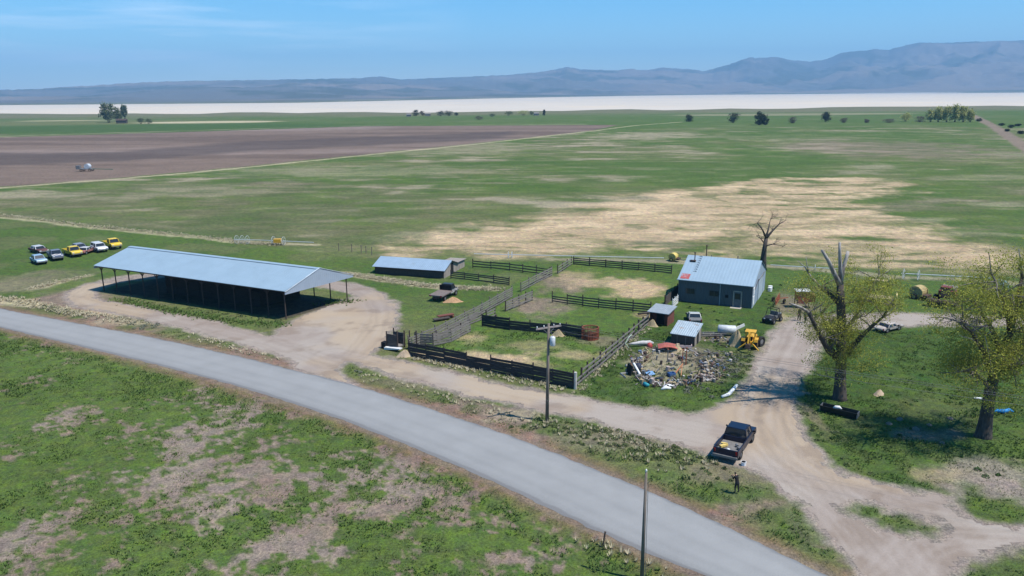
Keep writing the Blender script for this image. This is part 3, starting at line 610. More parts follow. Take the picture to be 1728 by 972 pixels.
# ------- blue workshop
A_, B_, C_ = G(1143.5, 508), G(1268, 521.5), G(1296, 489.5)
rz = dirn(A_, B_); Lw = (B_-A_).length; Ww = abs((C_-B_).dot(Vector((-math.sin(rz), math.cos(rz), 0))))
t = thing('blue_workshop', 'blue-grey metal workshop with light blue roof and a red patch on its roof corner', 'workshop', A_, rz)
he = (H(A_, 471)+H(B_, 483))/2; mB = B_+Vector((-math.sin(rz), math.cos(rz), 0))*Ww/2; hr = H(mB, 440.5)
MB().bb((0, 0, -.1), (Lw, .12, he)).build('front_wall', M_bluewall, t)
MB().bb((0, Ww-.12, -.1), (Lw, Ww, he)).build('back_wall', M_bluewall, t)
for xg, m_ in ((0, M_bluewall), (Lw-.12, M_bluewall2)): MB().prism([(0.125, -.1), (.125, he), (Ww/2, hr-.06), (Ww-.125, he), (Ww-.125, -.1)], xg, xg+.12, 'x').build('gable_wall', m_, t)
for s_ in (0, 1):
    y0 = -.2 if s_ == 0 else Ww+.2; k = .2*(hr-he)/(Ww/2); rb = MB(); n_ = 12
    for i in range(n_):
        xa = -.15+(Lw+.3)*i/n_; xb = -.15+(Lw+.3)*(i+1)/n_; dz = .003*(i % 2)
        rb.quad((xa, y0, he-k+.05+dz), (xb, y0, he-k+.05+dz), (xb, Ww/2, hr+.05+dz), (xa, Ww/2, hr+.05+dz))
    rb.quad((-.15, y0, he-k), (-.15, Ww/2, hr), (Lw+.15, Ww/2, hr), (Lw+.15, y0, he-k)); ro = rb.build('roof_slope', M_roof, t)
    if s_ == 0:
        def rp_(u, v, up=.075): return (u, v, he+(hr-he)*v/(Ww/2)+.05+up)
        rp2 = MB(); rp2.quad(rp_(.15, .1, .03), rp_(1.35, .1, .03), rp_(1.35, 1.25, .03), rp_(.15, 1.25, .03)); rp2.build('red_patch', mat('red oxide paint', (.36,.085,.08), .7, var=.2, scale=3, col2=(.28,.32,.36), thr=.52), t)
        for q in range(8):
            v = 1.9+q*(Ww/2-2.2)/7; sm = MB(); sm.bar(rp_(1.5, v, .03), rp_(1.95, v+.12, .03), .07, .02); sm.bar(rp_(1.95, v-.05, .03), rp_(1.7, v+.2, .03), .05, .02); sm.build('roof_mark', mat('dark roof mark', (.10,.13,.16), .8), t)
MB().bar((-.2, -.24, he-.02), (Lw+.2, -.24, he-.02), .10, .10).build('gutter', mat('pale gutter', (.33,.39,.43), .5), t)
for u, v, hh in ((1.1, Ww/2*.78, 1.1), (2.4, Ww/2+.1, 1.5)):
    vp = MB(); z = he+(hr-he)*min(v, Ww-v)/(Ww/2); vp.tube([(u, v, z-.2), (u, v, z+hh)], .07, 8); vp.tube([(u, v, z+hh), (u, v, z+hh+.14)], .13, 8); vp.build('flue_pipe', M_dkmetal, t)
MB().bb((.55, Ww/2*.70, he+(hr-he)*.70+.09), (1.3, Ww/2*.78, he+(hr-he)*.78+.14)).build('flashing', M_dkmetal, t)
M_frame = mat('pale trim paint', (.30,.32,.34), .6)
for u, wd_, n_ in ((1.1, 1.15, 2), (4.3, 1.2, 2)):
    z0, z1 = 1.25, 1.95; fr = MB()
    for a, b2 in (((u-.06, -.05, z0-.06), (u+wd_+.06, -.004, z0)), ((u-.06, -.05, z1), (u+wd_+.06, -.004, z1+.06)), ((u-.06, -.05, z0), (u, -.004, z1)), ((u+wd_, -.05, z0), (u+wd_+.06, -.004, z1)), ((u+wd_/2-.03, -.05, z0), (u+wd_/2+.03, -.004, z1))): fr.bb(a, b2)
    w_ = fr.build('window', mat('dark window frame', (.06,.065,.07), .6), t); MB().bb((u, -.03, z0), (u+wd_, -.006, z1)).build('pane', M_glass, w_)
u = Lw-2.35; d_ = MB(); d_.bb((u, -.06, 0.02), (u+.95, -.004, 2.15)); d_ = d_.build('door', mat('grey door', (.12,.13,.14), .6), t)
fr = MB(); fr.bb((u-.1, -.09, 0), (u, -.004, 2.25)); fr.bb((u+.95, -.09, 0), (u+1.05, -.004, 2.25)); fr.bb((u-.1, -.09, 2.15), (u+1.05, -.004, 2.25)); fr.build('door_frame', mat('tan door trim', (.40,.34,.27), .7), d_)
MB().bb((u+.12, -.08, 1.15), (u+.83, -.062, 1.95)).build('door_pane', M_glass, d_); MB().box((u+.85, -.1, 1.0), (.08, .08, .08)).build('door_handle', M_steel, d_)
MB().bb((u-1.15, -.05, 1.2), (u-.75, -.004, 1.6)).build('vent', M_black, t)
MB().bb((u-1.9, -.09, 0), (u-1.8, -.004, he-.1)).build('downpipe', M_frame, t)
MB().bb((u-.3, -1.0, -.02), (u+1.1, -.1, .1)).build('door_step', mat('worn step', (.38,.34,.28), .9), t)
sdm = mat('sliding door sheet', (.36,.42,.46), .55, .1, .15, 1.5, ribs=(1, 4, .015))
MB().bb((Lw+.005, Ww*.42, .05), (Lw+.07, Ww*.42+3.4, 3.0)).build('sliding_door', sdm, t); MB().bb((Lw+.075, Ww*.40, 3.0), (Lw+.15, Ww*.42+5, 3.1)).build('door_track', M_steel, t)
for v, z0, z1 in ((.5, 1.75, 2.7), (.5, .35, 1.55)): MB().bb((Lw+.01, v, z0), (Lw+.06, v+1.0, z1)).build('wall_panel', M_white, t)
for v0, v1 in ((1.7, Ww*.38), (Ww*.55, Ww*.8)): MB().bar((Lw+.05, v0, 2.2), (Lw+.05, v1, 3.1), .05).build('cable', M_dkmetal, t)
for i, z in enumerate((.3, 1.1)): tag(MB().tube([(0, 0, 0), (0, 0, .62)], .3, 10).build('white_drum', M_white, None, loc=G(1299, 492)+Vector((i*.35, i*.9, 0))), ('white drum at the back corner of the blue workshop, nearer the wall', 'white drum behind the blue workshop corner, farther from the wall')[i], 'drum')
# ------- small sheds
def px_box(a, b, c): a, b, c = G(*a), G(*b), G(*c); rz = dirn(a, b); return a, rz, (b-a).length, abs((c-b).dot(Vector((-math.sin(rz), math.cos(rz), 0))))
a, rz, Ls, Ws = px_box((1096, 546.5), (1126, 551), (1133, 542)); Ws = max(Ws, 1.5)
t = thing('red_lean_to', 'small rust-red lean-to with grey roof at the corral corner', 'shed', a, rz)
h1 = H(a, 525.5); h2 = h1+.25
MB().bb((0, .5, -.1), (Ls, .6, h1)).build('front_wall', M_redwood, t); MB().bb((0, Ws-.1, -.1), (Ls, Ws, h2)).build('back_wall', M_redwood, t)
for x in (0, Ls-.1): MB().prism([(0.0, -.1), (0.0, h1), (Ws-.1, h2), (Ws-.1, -.1)], x, x+.1, 'x').build('side_wall', M_redwood, t)
MB().bb((Ls*.30, .47, .05), (Ls*.75, .498, h1-.25)).build('doorway', M_black, t)
MB().prism([(-.35, h1), (-.35, h1+.07), (Ws+.3, h2+.12), (Ws+.3, h2+.05)], -.25, Ls+.25, 'x').build('roof', mat('grey sheet roof', (.27,.30,.32), .6, .1, .15, 2, ribs=(0, 4, .02)), t)
a, rz, Ls, Ws = px_box((1132, 580), (1171.5, 586), (1182.5, 575))
t = thing('tin_roof_shed', 'small dark wooden shed with a rust-stained tin roof next to the scrap ring', 'shed', a, rz)
h1 = H(a, 562.5); h2 = H(a+Vector((-math.sin(rz), math.cos(rz), 0))*Ws, 542)
MB().bb((0, 0, -.1), (Ls, .1, h1)).build('front_wall', M_dwood, t); MB().bb((0, Ws-.1, -.1), (Ls, Ws, h2)).build('back_wall', M_dwood, t)
for x, m_ in ((0, M_dwood), (Ls-.1, M_wwood)): MB().prism([(0.105, -.1), (0.105, h1), (Ws-.105, h2), (Ws-.105, -.1)], x, x+.1, 'x').build('side_wall', m_, t)
MB().prism([(-.15, h1-.02), (-.15, h1+.05), (Ws+.15, h2+.10), (Ws+.15, h2+.03)], -.1, Ls+.12, 'x').build('roof', M_rusty, t)
MB().bb((Ls+.002, .9, 0), (Ls+.03, 1.6, 1.7)).build('doorway', M_black, t)
for x in (.25*Ls, .62*Ls): MB().bb((x, -.03, .2), (x+.06, -.003, h1-.1)).build('corner_batten', M_gboard, t)
# ------- fences
def fence(name, label, pts, h, rails, bw, pm, bm, step=2.3, post_h=None, pw=.16, group='corral fences', jit=.05, slack=.03, spec_posts=None):
    P_ = [Vector(p) for p in pts]; t = thing(name, label, 'fence', P_[0], 0, group)
    o0 = P_[0]; post_h = post_h or h+.15
    for k in range(len(P_)-1):
        a, b = P_[k]-o0, P_[k+1]-o0; L_ = (b-a).length; n = max(1, round(L_/step)); d = (b-a)/n; nn = Vector((-d.y, d.x, 0)).normalized()*.09
        for i in range(n+(k == len(P_)-2)):
            p = a+d*i+nn*random.uniform(-.1, .1); tl = Vector((random.uniform(-jit, jit), random.uniform(-jit, jit), 0))
            MB().bar(p+Vector((0, 0, -.1)), p+tl+Vector((0, 0, post_h*random.uniform(.93, 1.08))), pw*random.uniform(.85, 1.15), n=7).build('post', pm, t)
        bd = MB()
        for i in range(n):
            for r_ in range(rails):
                if random.random() < slack: continue
                z = h*(r_+.6)/rails; z0, z1 = z+random.uniform(-.04, .04), z+random.uniform(-.04, .04)
                bd.bar(a+d*i-nn+Vector((0, 0, z0)), a+d*(i+1)-nn*1.02+Vector((0, 0, z1)), .035, bw*random.uniform(.9, 1.08))
        bd.build('rails', bm, t)
    return t
fence('board_fence', 'long dark solid-board fence along the corral front beside the dirt lane', [G(690,600), G(750,612), G(828,627.5), G(900,641.5), G(967,655)], 1.6, 6, .255, M_post, M_dboard, 2.4, slack=.02)
fence('rail_fence', 'pale grey rail fence with close dark posts on the right side of the corral', [G(969,655), G(1012,619), G(1052,584), G(1093,549)], 1.5, 3, .2, M_post, M_gboard, 1.75, pw=.22, slack=.02)
fence('board_fence', 'dark board fence in the middle of the corral, ending at the red feeder', [G(814,550), G(860,556.5), G(930,563), G(982,570)], 1.45, 5, .28, M_post, M_dboard, 2.2, slack=.04)
fence('rail_fence', 'shade-darkened rail fence across the middle of the corral, behind the red feeder', [G(932,510), G(1010,520), G(1098,529)], 1.35, 4, .17, M_post, M_board, 2.6, slack=.05)
fence('rail_fence', 'shade-darkened rail fence closing the far side of the corral, left of the blue workshop', [G(968,447), G(1050,454), G(1133,462)], 1.3, 4, .17, M_post, M_board, 3)
fence('rail_fence', 'shade-darkened rail fence running from the low shed to the back corral gate', [G(798,451.5), G(860,457), G(905,463), G(928,466)], 1.3, 3, .17, M_post, M_board, 3)
fence('rail_fence', 'shade-darkened rail fence in front of the low shed, the nearer of its two', [G(761,469.5), G(808,475), G(859,481.5)], 1.2, 4, .17, M_post, M_board, 3)
AG = 'alley fences of the corral'
fence('rail_fence', 'silvered plank fence, the long outer side of the cattle alley', [G(690,590), G(735,572), G(800,538), G(864,501)], 1.5, 5, .18, M_gpost, M_gboard, 2.2, group=AG, slack=.02)
fence('rail_fence', 'silvered plank fence from the end of the cattle alley up to the back gate', [G(879,492.5), G(905,478), G(931,465)], 1.4, 4, .18, M_gpost, M_gboard, 2.4, group=AG)
fence('rail_fence', 'silvered plank fence, inner side of the cattle alley behind its long outer side', [G(737,577), G(790,549), G(812,540)], 1.3, 4, .18, M_gpost, M_gboard, 2.2, group=AG)
fence('rail_fence', 'short grey panel fence with four dark posts above the middle board fence', [G(853,525), G(876,515.5), G(898,506)], 1.35, 4, .22, M_post, M_gboard, 1.7, group=AG)
fence('rail_fence', 'grey plank fence leading from the loading chute to the alley mouth', [G(701,582), G(731,584), G(761,577), G(793,559.5)], 1.45, 5, .22, M_post, M_gboard, 2.0, group=AG)
fence('rail_fence', 'short pale rail fence beside the tan patch at the back corral gate', [G(941,462), G(964,447)], 1.3, 3, .18, M_post, M_gboard, 2.0, group=AG)
fence('rail_fence', 'very short pale rail fence at the left end of the middle board fence', [G(821,540), G(835,534)], 1.2, 3, .2, M_post, M_gboard, 1.6, group=AG)
fence('board_fence', 'low black board panel against the left wall of the blue workshop', [G(1122,516), G(1143,496)], 1.3, 6, .22, M_post, M_board, 1.8)
fence('rail_fence', 'small white rail gate between the red lean-to and the blue workshop', [G(1134,520), G(1143,512)], 1.2, 5, .12, M_white, M_white, 1.2, group='corral fences', pw=.08)
fence('rail_fence', 'sagging wire-thin fence of grey poles on the pale strip behind the corral', [G(1135,440), G(1200,442), G(1290,448)], 1.1, 1, .06, M_gpost, M_gboard, 5, group='back field fences')
# chute
g = G(664, 590); t = thing('loading_chute', 'cattle loading chute with black side box and white ramp at the corral corner', 'loading chute', g, dirn(G(655,590), G(676,594)))
MB().bb((-.85, 0, .35), (.6, .12, 1.75)).build('side_panel', M_board, t); MB().bb((-.85, 1.1, .35), (.6, 1.22, 1.75)).build('side_panel', M_board, t)
MB().bb((-.9, .12, .3), (.7, 1.1, .42)).build('floor', M_gboard, t); MB().prism([(-.9, .02), (-.9, .3), (1.3, .45), (1.3, .34)], -.55, -.02, 'y').build('ramp', M_white, t)
MB().bb((-1.5, -.3, 0), (-.92, .35, .75)).build('step_block', M_black, t)
for x, y in ((-.9, 0), (.62, 0), (-.9, 1.3), (.62, 1.3), (1.5, 1.1), (2.3, 1.3)): MB().bar((x, y, -.1), (x, y, 2.0+random.uniform(-.2, .3)), .16, n=7).build('post', M_post, t)
def mound(name, label, cat, c, rx, ry, h, m, seed=0, parent=None):
    b = MB(); nr, na = 7, 18; c = Vector(c)
    for i in range(nr+1):
        q = i/nr
        for j in range(na):
            a = 2*math.pi*j/na; k = 1+.22*math.sin(a*2+seed)+.12*math.sin(a*5+seed*2); b.V.append((math.cos(a)*rx*q*k, math.sin(a)*ry*q*k, h*(math.cos(q*math.pi)*.5+.5)*(1+.15*math.sin(a*3+q*5+seed))-.04))
    for i in range(nr):
        for j in range(na): j2 = (j+1) % na; b.F.append((i*na+j, i*na+j2, (i+1)*na+j2, (i+1)*na+j))
    return tag(b.build(name, m, None, True, loc=c), label, cat)
mound('earth_mound', 'bare tan earth mound beside the loading chute', 'mound', G(683,601), .95, .7, .7, M_tan, 1)
mound('straw_mound', 'pale straw heap by the middle board fence behind the power pole', 'heap', G(942,566), .8, .6, .7, M_hay, 2)
mound('straw_mound', 'pale straw heap against the red lean-to', 'heap', G(1101,550), .8, .7, .8, M_hay, 3)
mound('straw_mound', 'dry weed heap left of the yellow tractor', 'heap', G(1243,583), 1.3, 1.0, 1.7, M_hay, 4)
mound('straw_mound', 'straw heap below the rusty red hood on the scrap ring edge', 'heap', G(1141,594), 1.4, .9, .8, M_hay, 5)
mound('earth_mound', 'small tan earth mound in the grass between the two big cottonwoods', 'mound', G(1483,666), .75, .6, .5, M_tan, 6)
mound('straw_mound', 'orange-tan heap of rotten hay next to the abandoned flatbed truck', 'heap', G(764,510), 1.6, .9, .7, mat('rotten orange hay', (.40,.24,.13), .95, 0, .3, 5, bump=.05), 7)
# red feeder
g = G(996, 571); t = thing('hay_feeder', 'round rusty red livestock feeder at the right end of the middle board fence', 'feeder', g)
for z in (.05, .45, .9, 1.35):
    pts = [(math.cos(a)*.98, math.sin(a)*.85, z) for a in np.linspace(0, 2*math.pi, 25)]; MB().tube(pts, .045, 6, False).build('hoop', M_rust, t)
for i in range(34):
    a = 2*math.pi*i/34; MB().bar((math.cos(a)*.98, math.sin(a)*.85, 0), (math.cos(a)*.98, math.sin(a)*.85, 1.4), .085).build('upright', M_rust, t)
MB().tube([(0, 0, 0), (0, 0, .5), (0, 0, .8)], [.8, .75, .3], 12).build('hay_fill', M_dhay, t)
# ------- poles and wires
def util_pole(base, h, label, arm_rz=0, full=True, lean=0):
    t = thing('power_pole', label, 'power pole', base, 0, 'power poles')
    MB().tube([(0, 0, -.3), (lean*.5, 0, h*.5), (lean, 0, h)], [.16, .13, .10] if full else [.125, .10, .075], 10).build('pole', M_gpost, t, True)
    if full:
        c = math.cos(arm_rz); s_ = math.sin(arm_rz); y = -.2
        MB().bar((lean-c*1.2, -s_*1.2, h-.35), (lean+c*1.2, s_*1.2, h-.35), .1, .13).build('crossarm', mat('grey crossarm', (.30,.25,.23), .85), t)
        MB().bar((lean-c*.6, -s_*.6, h-.35), (lean, 0, h-.95), .04).bar((lean+c*.6, s_*.6, h-.35), (lean, 0, h-.95), .04).build('arm_brace', M_steel, t)
        for k in (-1.1, -.45, .5, 1.1): MB().tube([(lean+c*k, s_*k, h-.28), (lean+c*k, s_*k, h-.18), (lean+c*k, s_*k, h-.1)], [.03, .055, .03], 8).build('insulator', M_white, t, True)
        MB().tube([(lean+.33, -.1, h-1.95), (lean+.33, -.1, h-1.9), (lean+.33, -.1, h-1.2), (lean+.33, -.1, h-1.12)], [.2, .24, .24, .14], 12).build('transformer', mat('pale grey transformer', (.50,.53,.55), .5), t, True)
        MB().bar((lean, 0, h-1.4), (lean+.33, -.1, h-1.4), .06).bar((lean+.33, -.1, h-1.1), (lean+.1, 0, h-.5), .025).build('bracket', M_steel, t)
    else:
        MB().tube([(lean, 0, h), (lean, 0, h+.12), (lean, 0, h+.2)], [.04, .06, .03], 8).build('insulator', M_white, t, True)
        MB().bar((.19, -.05, 0), (lean+.13, -.03, h*.92), .025).build('ground_wire', M_steel, t)
    return t
p1 = G(923, 711); h1p = H(p1, 546)
util_pole(p1, h1p, 'weathered power pole with crossarm and grey transformer standing between lane and road', R(25), True, .12)
p2 = G(1083, 975); h2p = H(p2, 797)
util_pole(p2, h2p, 'plain bare power pole on the near side of the road', 0, False, .03)
pe = G(2080, 960); pe.z = 0
util_pole(pe, h1p, 'power pole beyond the right edge of the view', R(25), True, 0)
for i, k in enumerate((-1.1, .5, 1.1)):
    c, s_ = math.cos(R(25))*k, math.sin(R(25))*k
    a = p1+Vector((.12+c, s_, h1p-.1)); b = pe+Vector((c, s_, h1p-.1)); pts = []
    for j in range(25):
        q = j/24; p = a.lerp(b, q); p.z -= 4*q*(1-q)*.45; pts.append(tuple(p))
    tag(MB().tube(pts, .009, 5).build('power_line', mat('aluminium wire', (.2,.2,.2), .6, .2), None, True), ('thin power line, nearest the road, leaving the transformer pole to the right', 'thin middle power line leaving the transformer pole to the right', 'thin power line, farthest from the road, leaving the transformer pole to the right')[i], 'cable', 'power lines')
g = G(1017, 921); t = thing('fence_post', 'short dark leaning post in dry grass near the plain pole', 'post', g); MB().bar((0, 0, -.1), (.14, 0, .95), .1, n=7).build('post_shaft', M_post, t); MB().box((.14, 0, .97), (.12, .12, .05)).build('cap', M_post, t)
# ------- vehicles
def paint(n, c): return mat('paint '+n, c, .38, .1, .12, 2.0, spec=.5)
def vehicle(label, px, toward, col, style='sedan', L_=4.6, W_=1.8, H_=1.4, roof=None, group=None, extra=None, cat=None, dull=False, detail=True):
    g = G(*px); rz = dirn(g, G(*toward)); nm = {'sedan': 'old_car', 'pickup': 'pickup_truck', 'flatbed': 'flatbed_truck', 'suv': 'old_wagon', 'coupe': 'old_car'}[style]
    t = thing(nm, label, cat or {'sedan': 'car', 'coupe': 'car', 'pickup': 'pickup truck', 'flatbed': 'truck', 'suv': 'car'}[style], g, rz, group)
    pm = paint(str(col), col) if not dull else mat('chalky paint '+str(col), col, .75, 0, .3, 2, col2=(.14,.07,.045), thr=.6); rm = paint(str(roof), roof) if roof else pm
    l, w_ = L_/2, W_/2; zb = .34*H_/1.4+.08; belt = H_*.62
    hood = .30*L_; wb = .30*L_; wr = .34 if style in('sedan', 'coupe') else .38
    def arch(x): return [(x+wr*1.18, zb), (x+wr*.85, zb+wr*.55), (x, zb+wr*.85), (x-wr*.85, zb+wr*.55), (x-wr*1.18, zb)]
    if style == 'pickup':
        cabb, cabf = -.02*L_, .28*L_
        prof = [(l, zb+.05), (l+.03, belt*.75), (l-.1, belt*.95), (cabf, belt), (cabb-.02, belt), (cabb-.02, zb)]
        body = MB(); fr_ = [(l, zb)]+arch(l-.9*wr-.45)+[(cabb, zb)]; body.prism([(l, zb), (l+.04, belt*.7), (l-.08, belt*.95), (cabf, belt), (cabb, belt), (cabb, zb)]+arch(l-.85)[::-1], -w_, w_); body.build('body', pm, t, bevel=.04)
        bed = MB(); prof2 = [(cabb-.04, zb), (cabb-.04, belt), (-l, belt), (-l, zb)]+arch(-l+1.15)[::-1]
        bed.prism(prof2, -w_, -w_+.08); bed.prism(prof2, w_-.08, w_); bed.bb((cabb-.12, -w_+.081, zb), (cabb-.041, w_-.081, belt)); bed = bed.build('bed', pm, t)
        MB().bb((-l+.08, -w_+.081, zb+.05), (cabb-.13, w_-.081, zb+.2)).build('bed_floor', mat('grey bed floor', (.16,.15,.14), .8), bed)
        MB().bb((-l, -w_+.081, zb+.02), (-l+.075, w_-.081, belt-.01)).build('tailgate', pm, t)
        MB().bb((-l-.16, -w_*.97, zb-.08), (-l-.01, w_*.97, zb+.1)).build('rear_bumper', M_steel, t)
        cx0, cx1 = cabb+.02, cabf
    elif style == 'flatbed':
        cabb, cabf = .12*L_, .34*L_
        MB().prism([(l, zb), (l, belt*.85), (cabf, belt), (cabb, belt), (cabb, zb)], -w_*.82, w_*.82).build('body', pm, t, bevel=.05)
        MB().bb((-l, -w_*1.1, zb+.35), (cabb-.1, w_*1.1, zb+.5)).build('deck', mat('brown deck planks', (.16,.13,.115), .9), t)
        MB().bb((-l, -.35, zb), (cabb, .35, zb+.33)).build('chassis', M_dkmetal, t); MB().bb((cabb-.2, -w_, zb+.5), (cabb-.12, w_, zb+1.25)).build('headboard', M_black, t)
        cx0, cx1 = cabb+.02, cabf
    else:
        MB().prism([(l, zb), (l+.03, belt*.7), (l-.1, belt*.93), (l-hood, belt), (-l+.15, belt if style != 'coupe' else belt*.97), (-l-.02, belt*.8), (-l, zb)]+arch(-wb)[::-1]+arch(wb)[::-1], -w_, w_).build('body', pm, t, bevel=.05)
        cx0, cx1 = ({'sedan': -.30*L_, 'coupe': -.26*L_, 'suv': -.46*L_}[style], l-hood)
    rk = .45 if style in ('sedan', 'coupe') else .28; bk = .3 if style in ('sedan', 'coupe') else .1
    zt = H_; cw = w_*.9
    gl = MB(); k = 0
    gl.V += [(cx0, -cw, belt-.01), (cx1, -cw, belt-.01), (cx1, cw, belt-.01), (cx0, cw, belt-.01), (cx0+bk, -cw*.84, zt-.06), (cx1-rk, -cw*.84, zt-.06), (cx1-rk, cw*.84, zt-.06), (cx0+bk, cw*.84, zt-.06)]
    gl.F += [(0, 1, 5, 4), (1, 2, 6, 5), (2, 3, 7, 6), (3, 0, 4, 7), (4, 5, 6, 7)]; gl.build('windows', M_glass, t)
    rf = MB(); rf.V += [(cx0+bk*.85, -cw*.88, zt-.07), (cx1-rk*.9, -cw*.88, zt-.07), (cx1-rk*.9, cw*.88, zt-.07), (cx0+bk*.85, cw*.88, zt-.07), (cx0+bk*1.2, -cw*.74, zt), (cx1-rk*1.2, -cw*.74, zt), (cx1-rk*1.2, cw*.74, zt), (cx0+bk*1.2, cw*.74, zt)]
    rf.F += [(0, 1, 5, 4), (1, 2, 6, 5), (2, 3, 7, 6), (3, 0, 4, 7), (4, 5, 6, 7), (3, 2, 1, 0)]
    for s_ in (-1, 1):
        for (xa, xb) in ((cx0, cx0+bk), (cx1, cx1-rk), ((cx0+cx1)/2, (cx0+cx1)/2)): rf.bar((xa, s_*(cw+.005), belt-.02), (xb, s_*(cw*.845), zt-.05), .07)
    rf.build('cab_roof', rm, t)
    ax = {'pickup': (l-.85, -l+1.15), 'flatbed': (l-.7, -l+1.2)}.get(style, (wb, -wb))
    for x in ax:
        for s_ in (-1, 1):
            wh = MB().wheel((0, 0, 0), wr, .24).build('wheel', M_tyre, t, loc=(x, s_*(w_-.13), wr)); MB().tube([(0, -.07, 0), (0, .07, 0)], wr*.6, 12).build('rim', M_steel, wh)
    if detail:
        for s_ in (-1, 1):
            MB().box((l+.03, s_*w_*.72, belt*.78), (.06, .3, .14)).build('headlight', mat('lamp lens', (.6,.6,.58), .2), t)
            MB().box((-l-.025, s_*w_*.86, belt*.8), (.05, .12, .26)).build('tail_light', mat('red lens', (.28,.02,.02), .3), t)
            MB().bar((cx1-.15, s_*w_, belt+.05), (cx1-.1, s_*(w_+.22), belt+.12), .05, .14).build('side_mirror', M_black, t)
    MB().bb((l+.035, -w_*.95, zb+.02), (l+.14, w_*.95, zb+.18)).build('front_bumper', M_steel, t)
    return t
navy = (.006,.010,.028)
pk = vehicle('black pickup truck with loaded bed parked on the dirt lane', (1240, 757), (1262, 727), navy, 'pickup', 5.5, 1.95, 1.8)
gk = G(1240, 757); rzk = pk.rotation_euler.z
def on(root, x, y, z): return root.location+Vector((x*math.cos(rzk)-y*math.sin(rzk), x*math.sin(rzk)+y*math.cos(rzk), z))
tag(MB().box((0, 0, .12), (.7, .25, .15), .5).box((.1, .2, .2), (.5, .15, .1), -.4).build('lumber_bundle', mat('bright yellow timber', (.62,.45,.14), .7), None, loc=on(pk, -1.7, .45, .76)), 'yellow bundle lying in the bed of the black pickup', 'cargo')
sb = MB().tube([(0, -.25, .12), (0, 0, .16), (0, .28, .1)], [.1, .17, .1], 8).build('white_sack', M_white, None, True, loc=on(pk, -2.35, -.1, .72)); tag(sb, 'white sack at the tailgate inside the black pickup bed', 'sack')
tag(MB().tube([(0, 0, .08), (0, .25, .12)], [.12, .12], 8).box((.1, -.35, .1), (.4, .3, .2), .3).build('toolbox', M_steel, None, loc=on(pk, -1.2, -.5, .74)), 'grey toolbox near the cab inside the black pickup bed', 'toolbox')
OG = 'old vehicles parked in a row in the left pasture'
vehicle('pale blue old car, lowest and leftmost of the parked old vehicles', (66, 444), (73, 447), (.25,.36,.46), 'sedan', 4.0, 1.7, 1.5, group=OG)
vehicle('dark blue-grey old pickup beside the pale blue car', (94, 437), (100, 441), (.07,.09,.14), 'pickup', 4.8, 1.8, 1.8, roof=(.12,.14,.19), group=OG)
vehicle('yellow old pickup in the middle of the vehicle row', (123, 431), (132, 434), (.60,.42,.03), 'pickup', 4.8, 1.85, 1.8, group=OG)
vehicle('maroon car wreck with white front at the back of the vehicle row', (66, 426), (74, 428), (.10,.045,.04), 'sedan', 4.6, 1.8, 1.3, roof=(.45,.45,.45), group=OG, dull=True)
vehicle('grey car standing behind the middle yellow pickup', (135, 423), (142, 425), (.2,.22,.26), 'sedan', 4.4, 1.75, 1.4, group=OG)
vehicle('red and white car wreck between the yellow pickup and the white wagon', (146, 427), (152, 425), (.33,.14,.12), 'coupe', 4.0, 1.7, 1.2, roof=(.5,.48,.46), group=OG, dull=True)
vehicle('white and black station wagon left of the far yellow pickup', (168, 423.5), (176, 426.5), (.62,.62,.62), 'suv', 4.3, 1.8, 1.6, roof=(.5,.5,.5), group=OG)
vehicle('bright yellow pickup at the far right end of the vehicle row', (190, 418), (199, 421), (.66,.44,.02), 'pickup', 4.9, 1.9, 1.9, group=OG)
vehicle('abandoned grey flatbed truck with a pale cab in the grass by the corral', (750, 503), (772, 491), (.36,.33,.32), 'flatbed', 5.4, 1.9, 1.9, roof=(.035,.035,.035), dull=True)
vehicle('white car with rounded roof half hidden behind the tin roof shed', (1171, 542), (1168, 535), (.14,.14,.14), 'coupe', 3.2, 1.6, 1.2, roof=(.42,.42,.40), dull=True)
vehicle('pale wrecked car with bare roof by the right-hand lane', (1498, 557), (1511, 554), (.36,.31,.27), 'coupe', 3.6, 1.6, 1.0, dull=True)
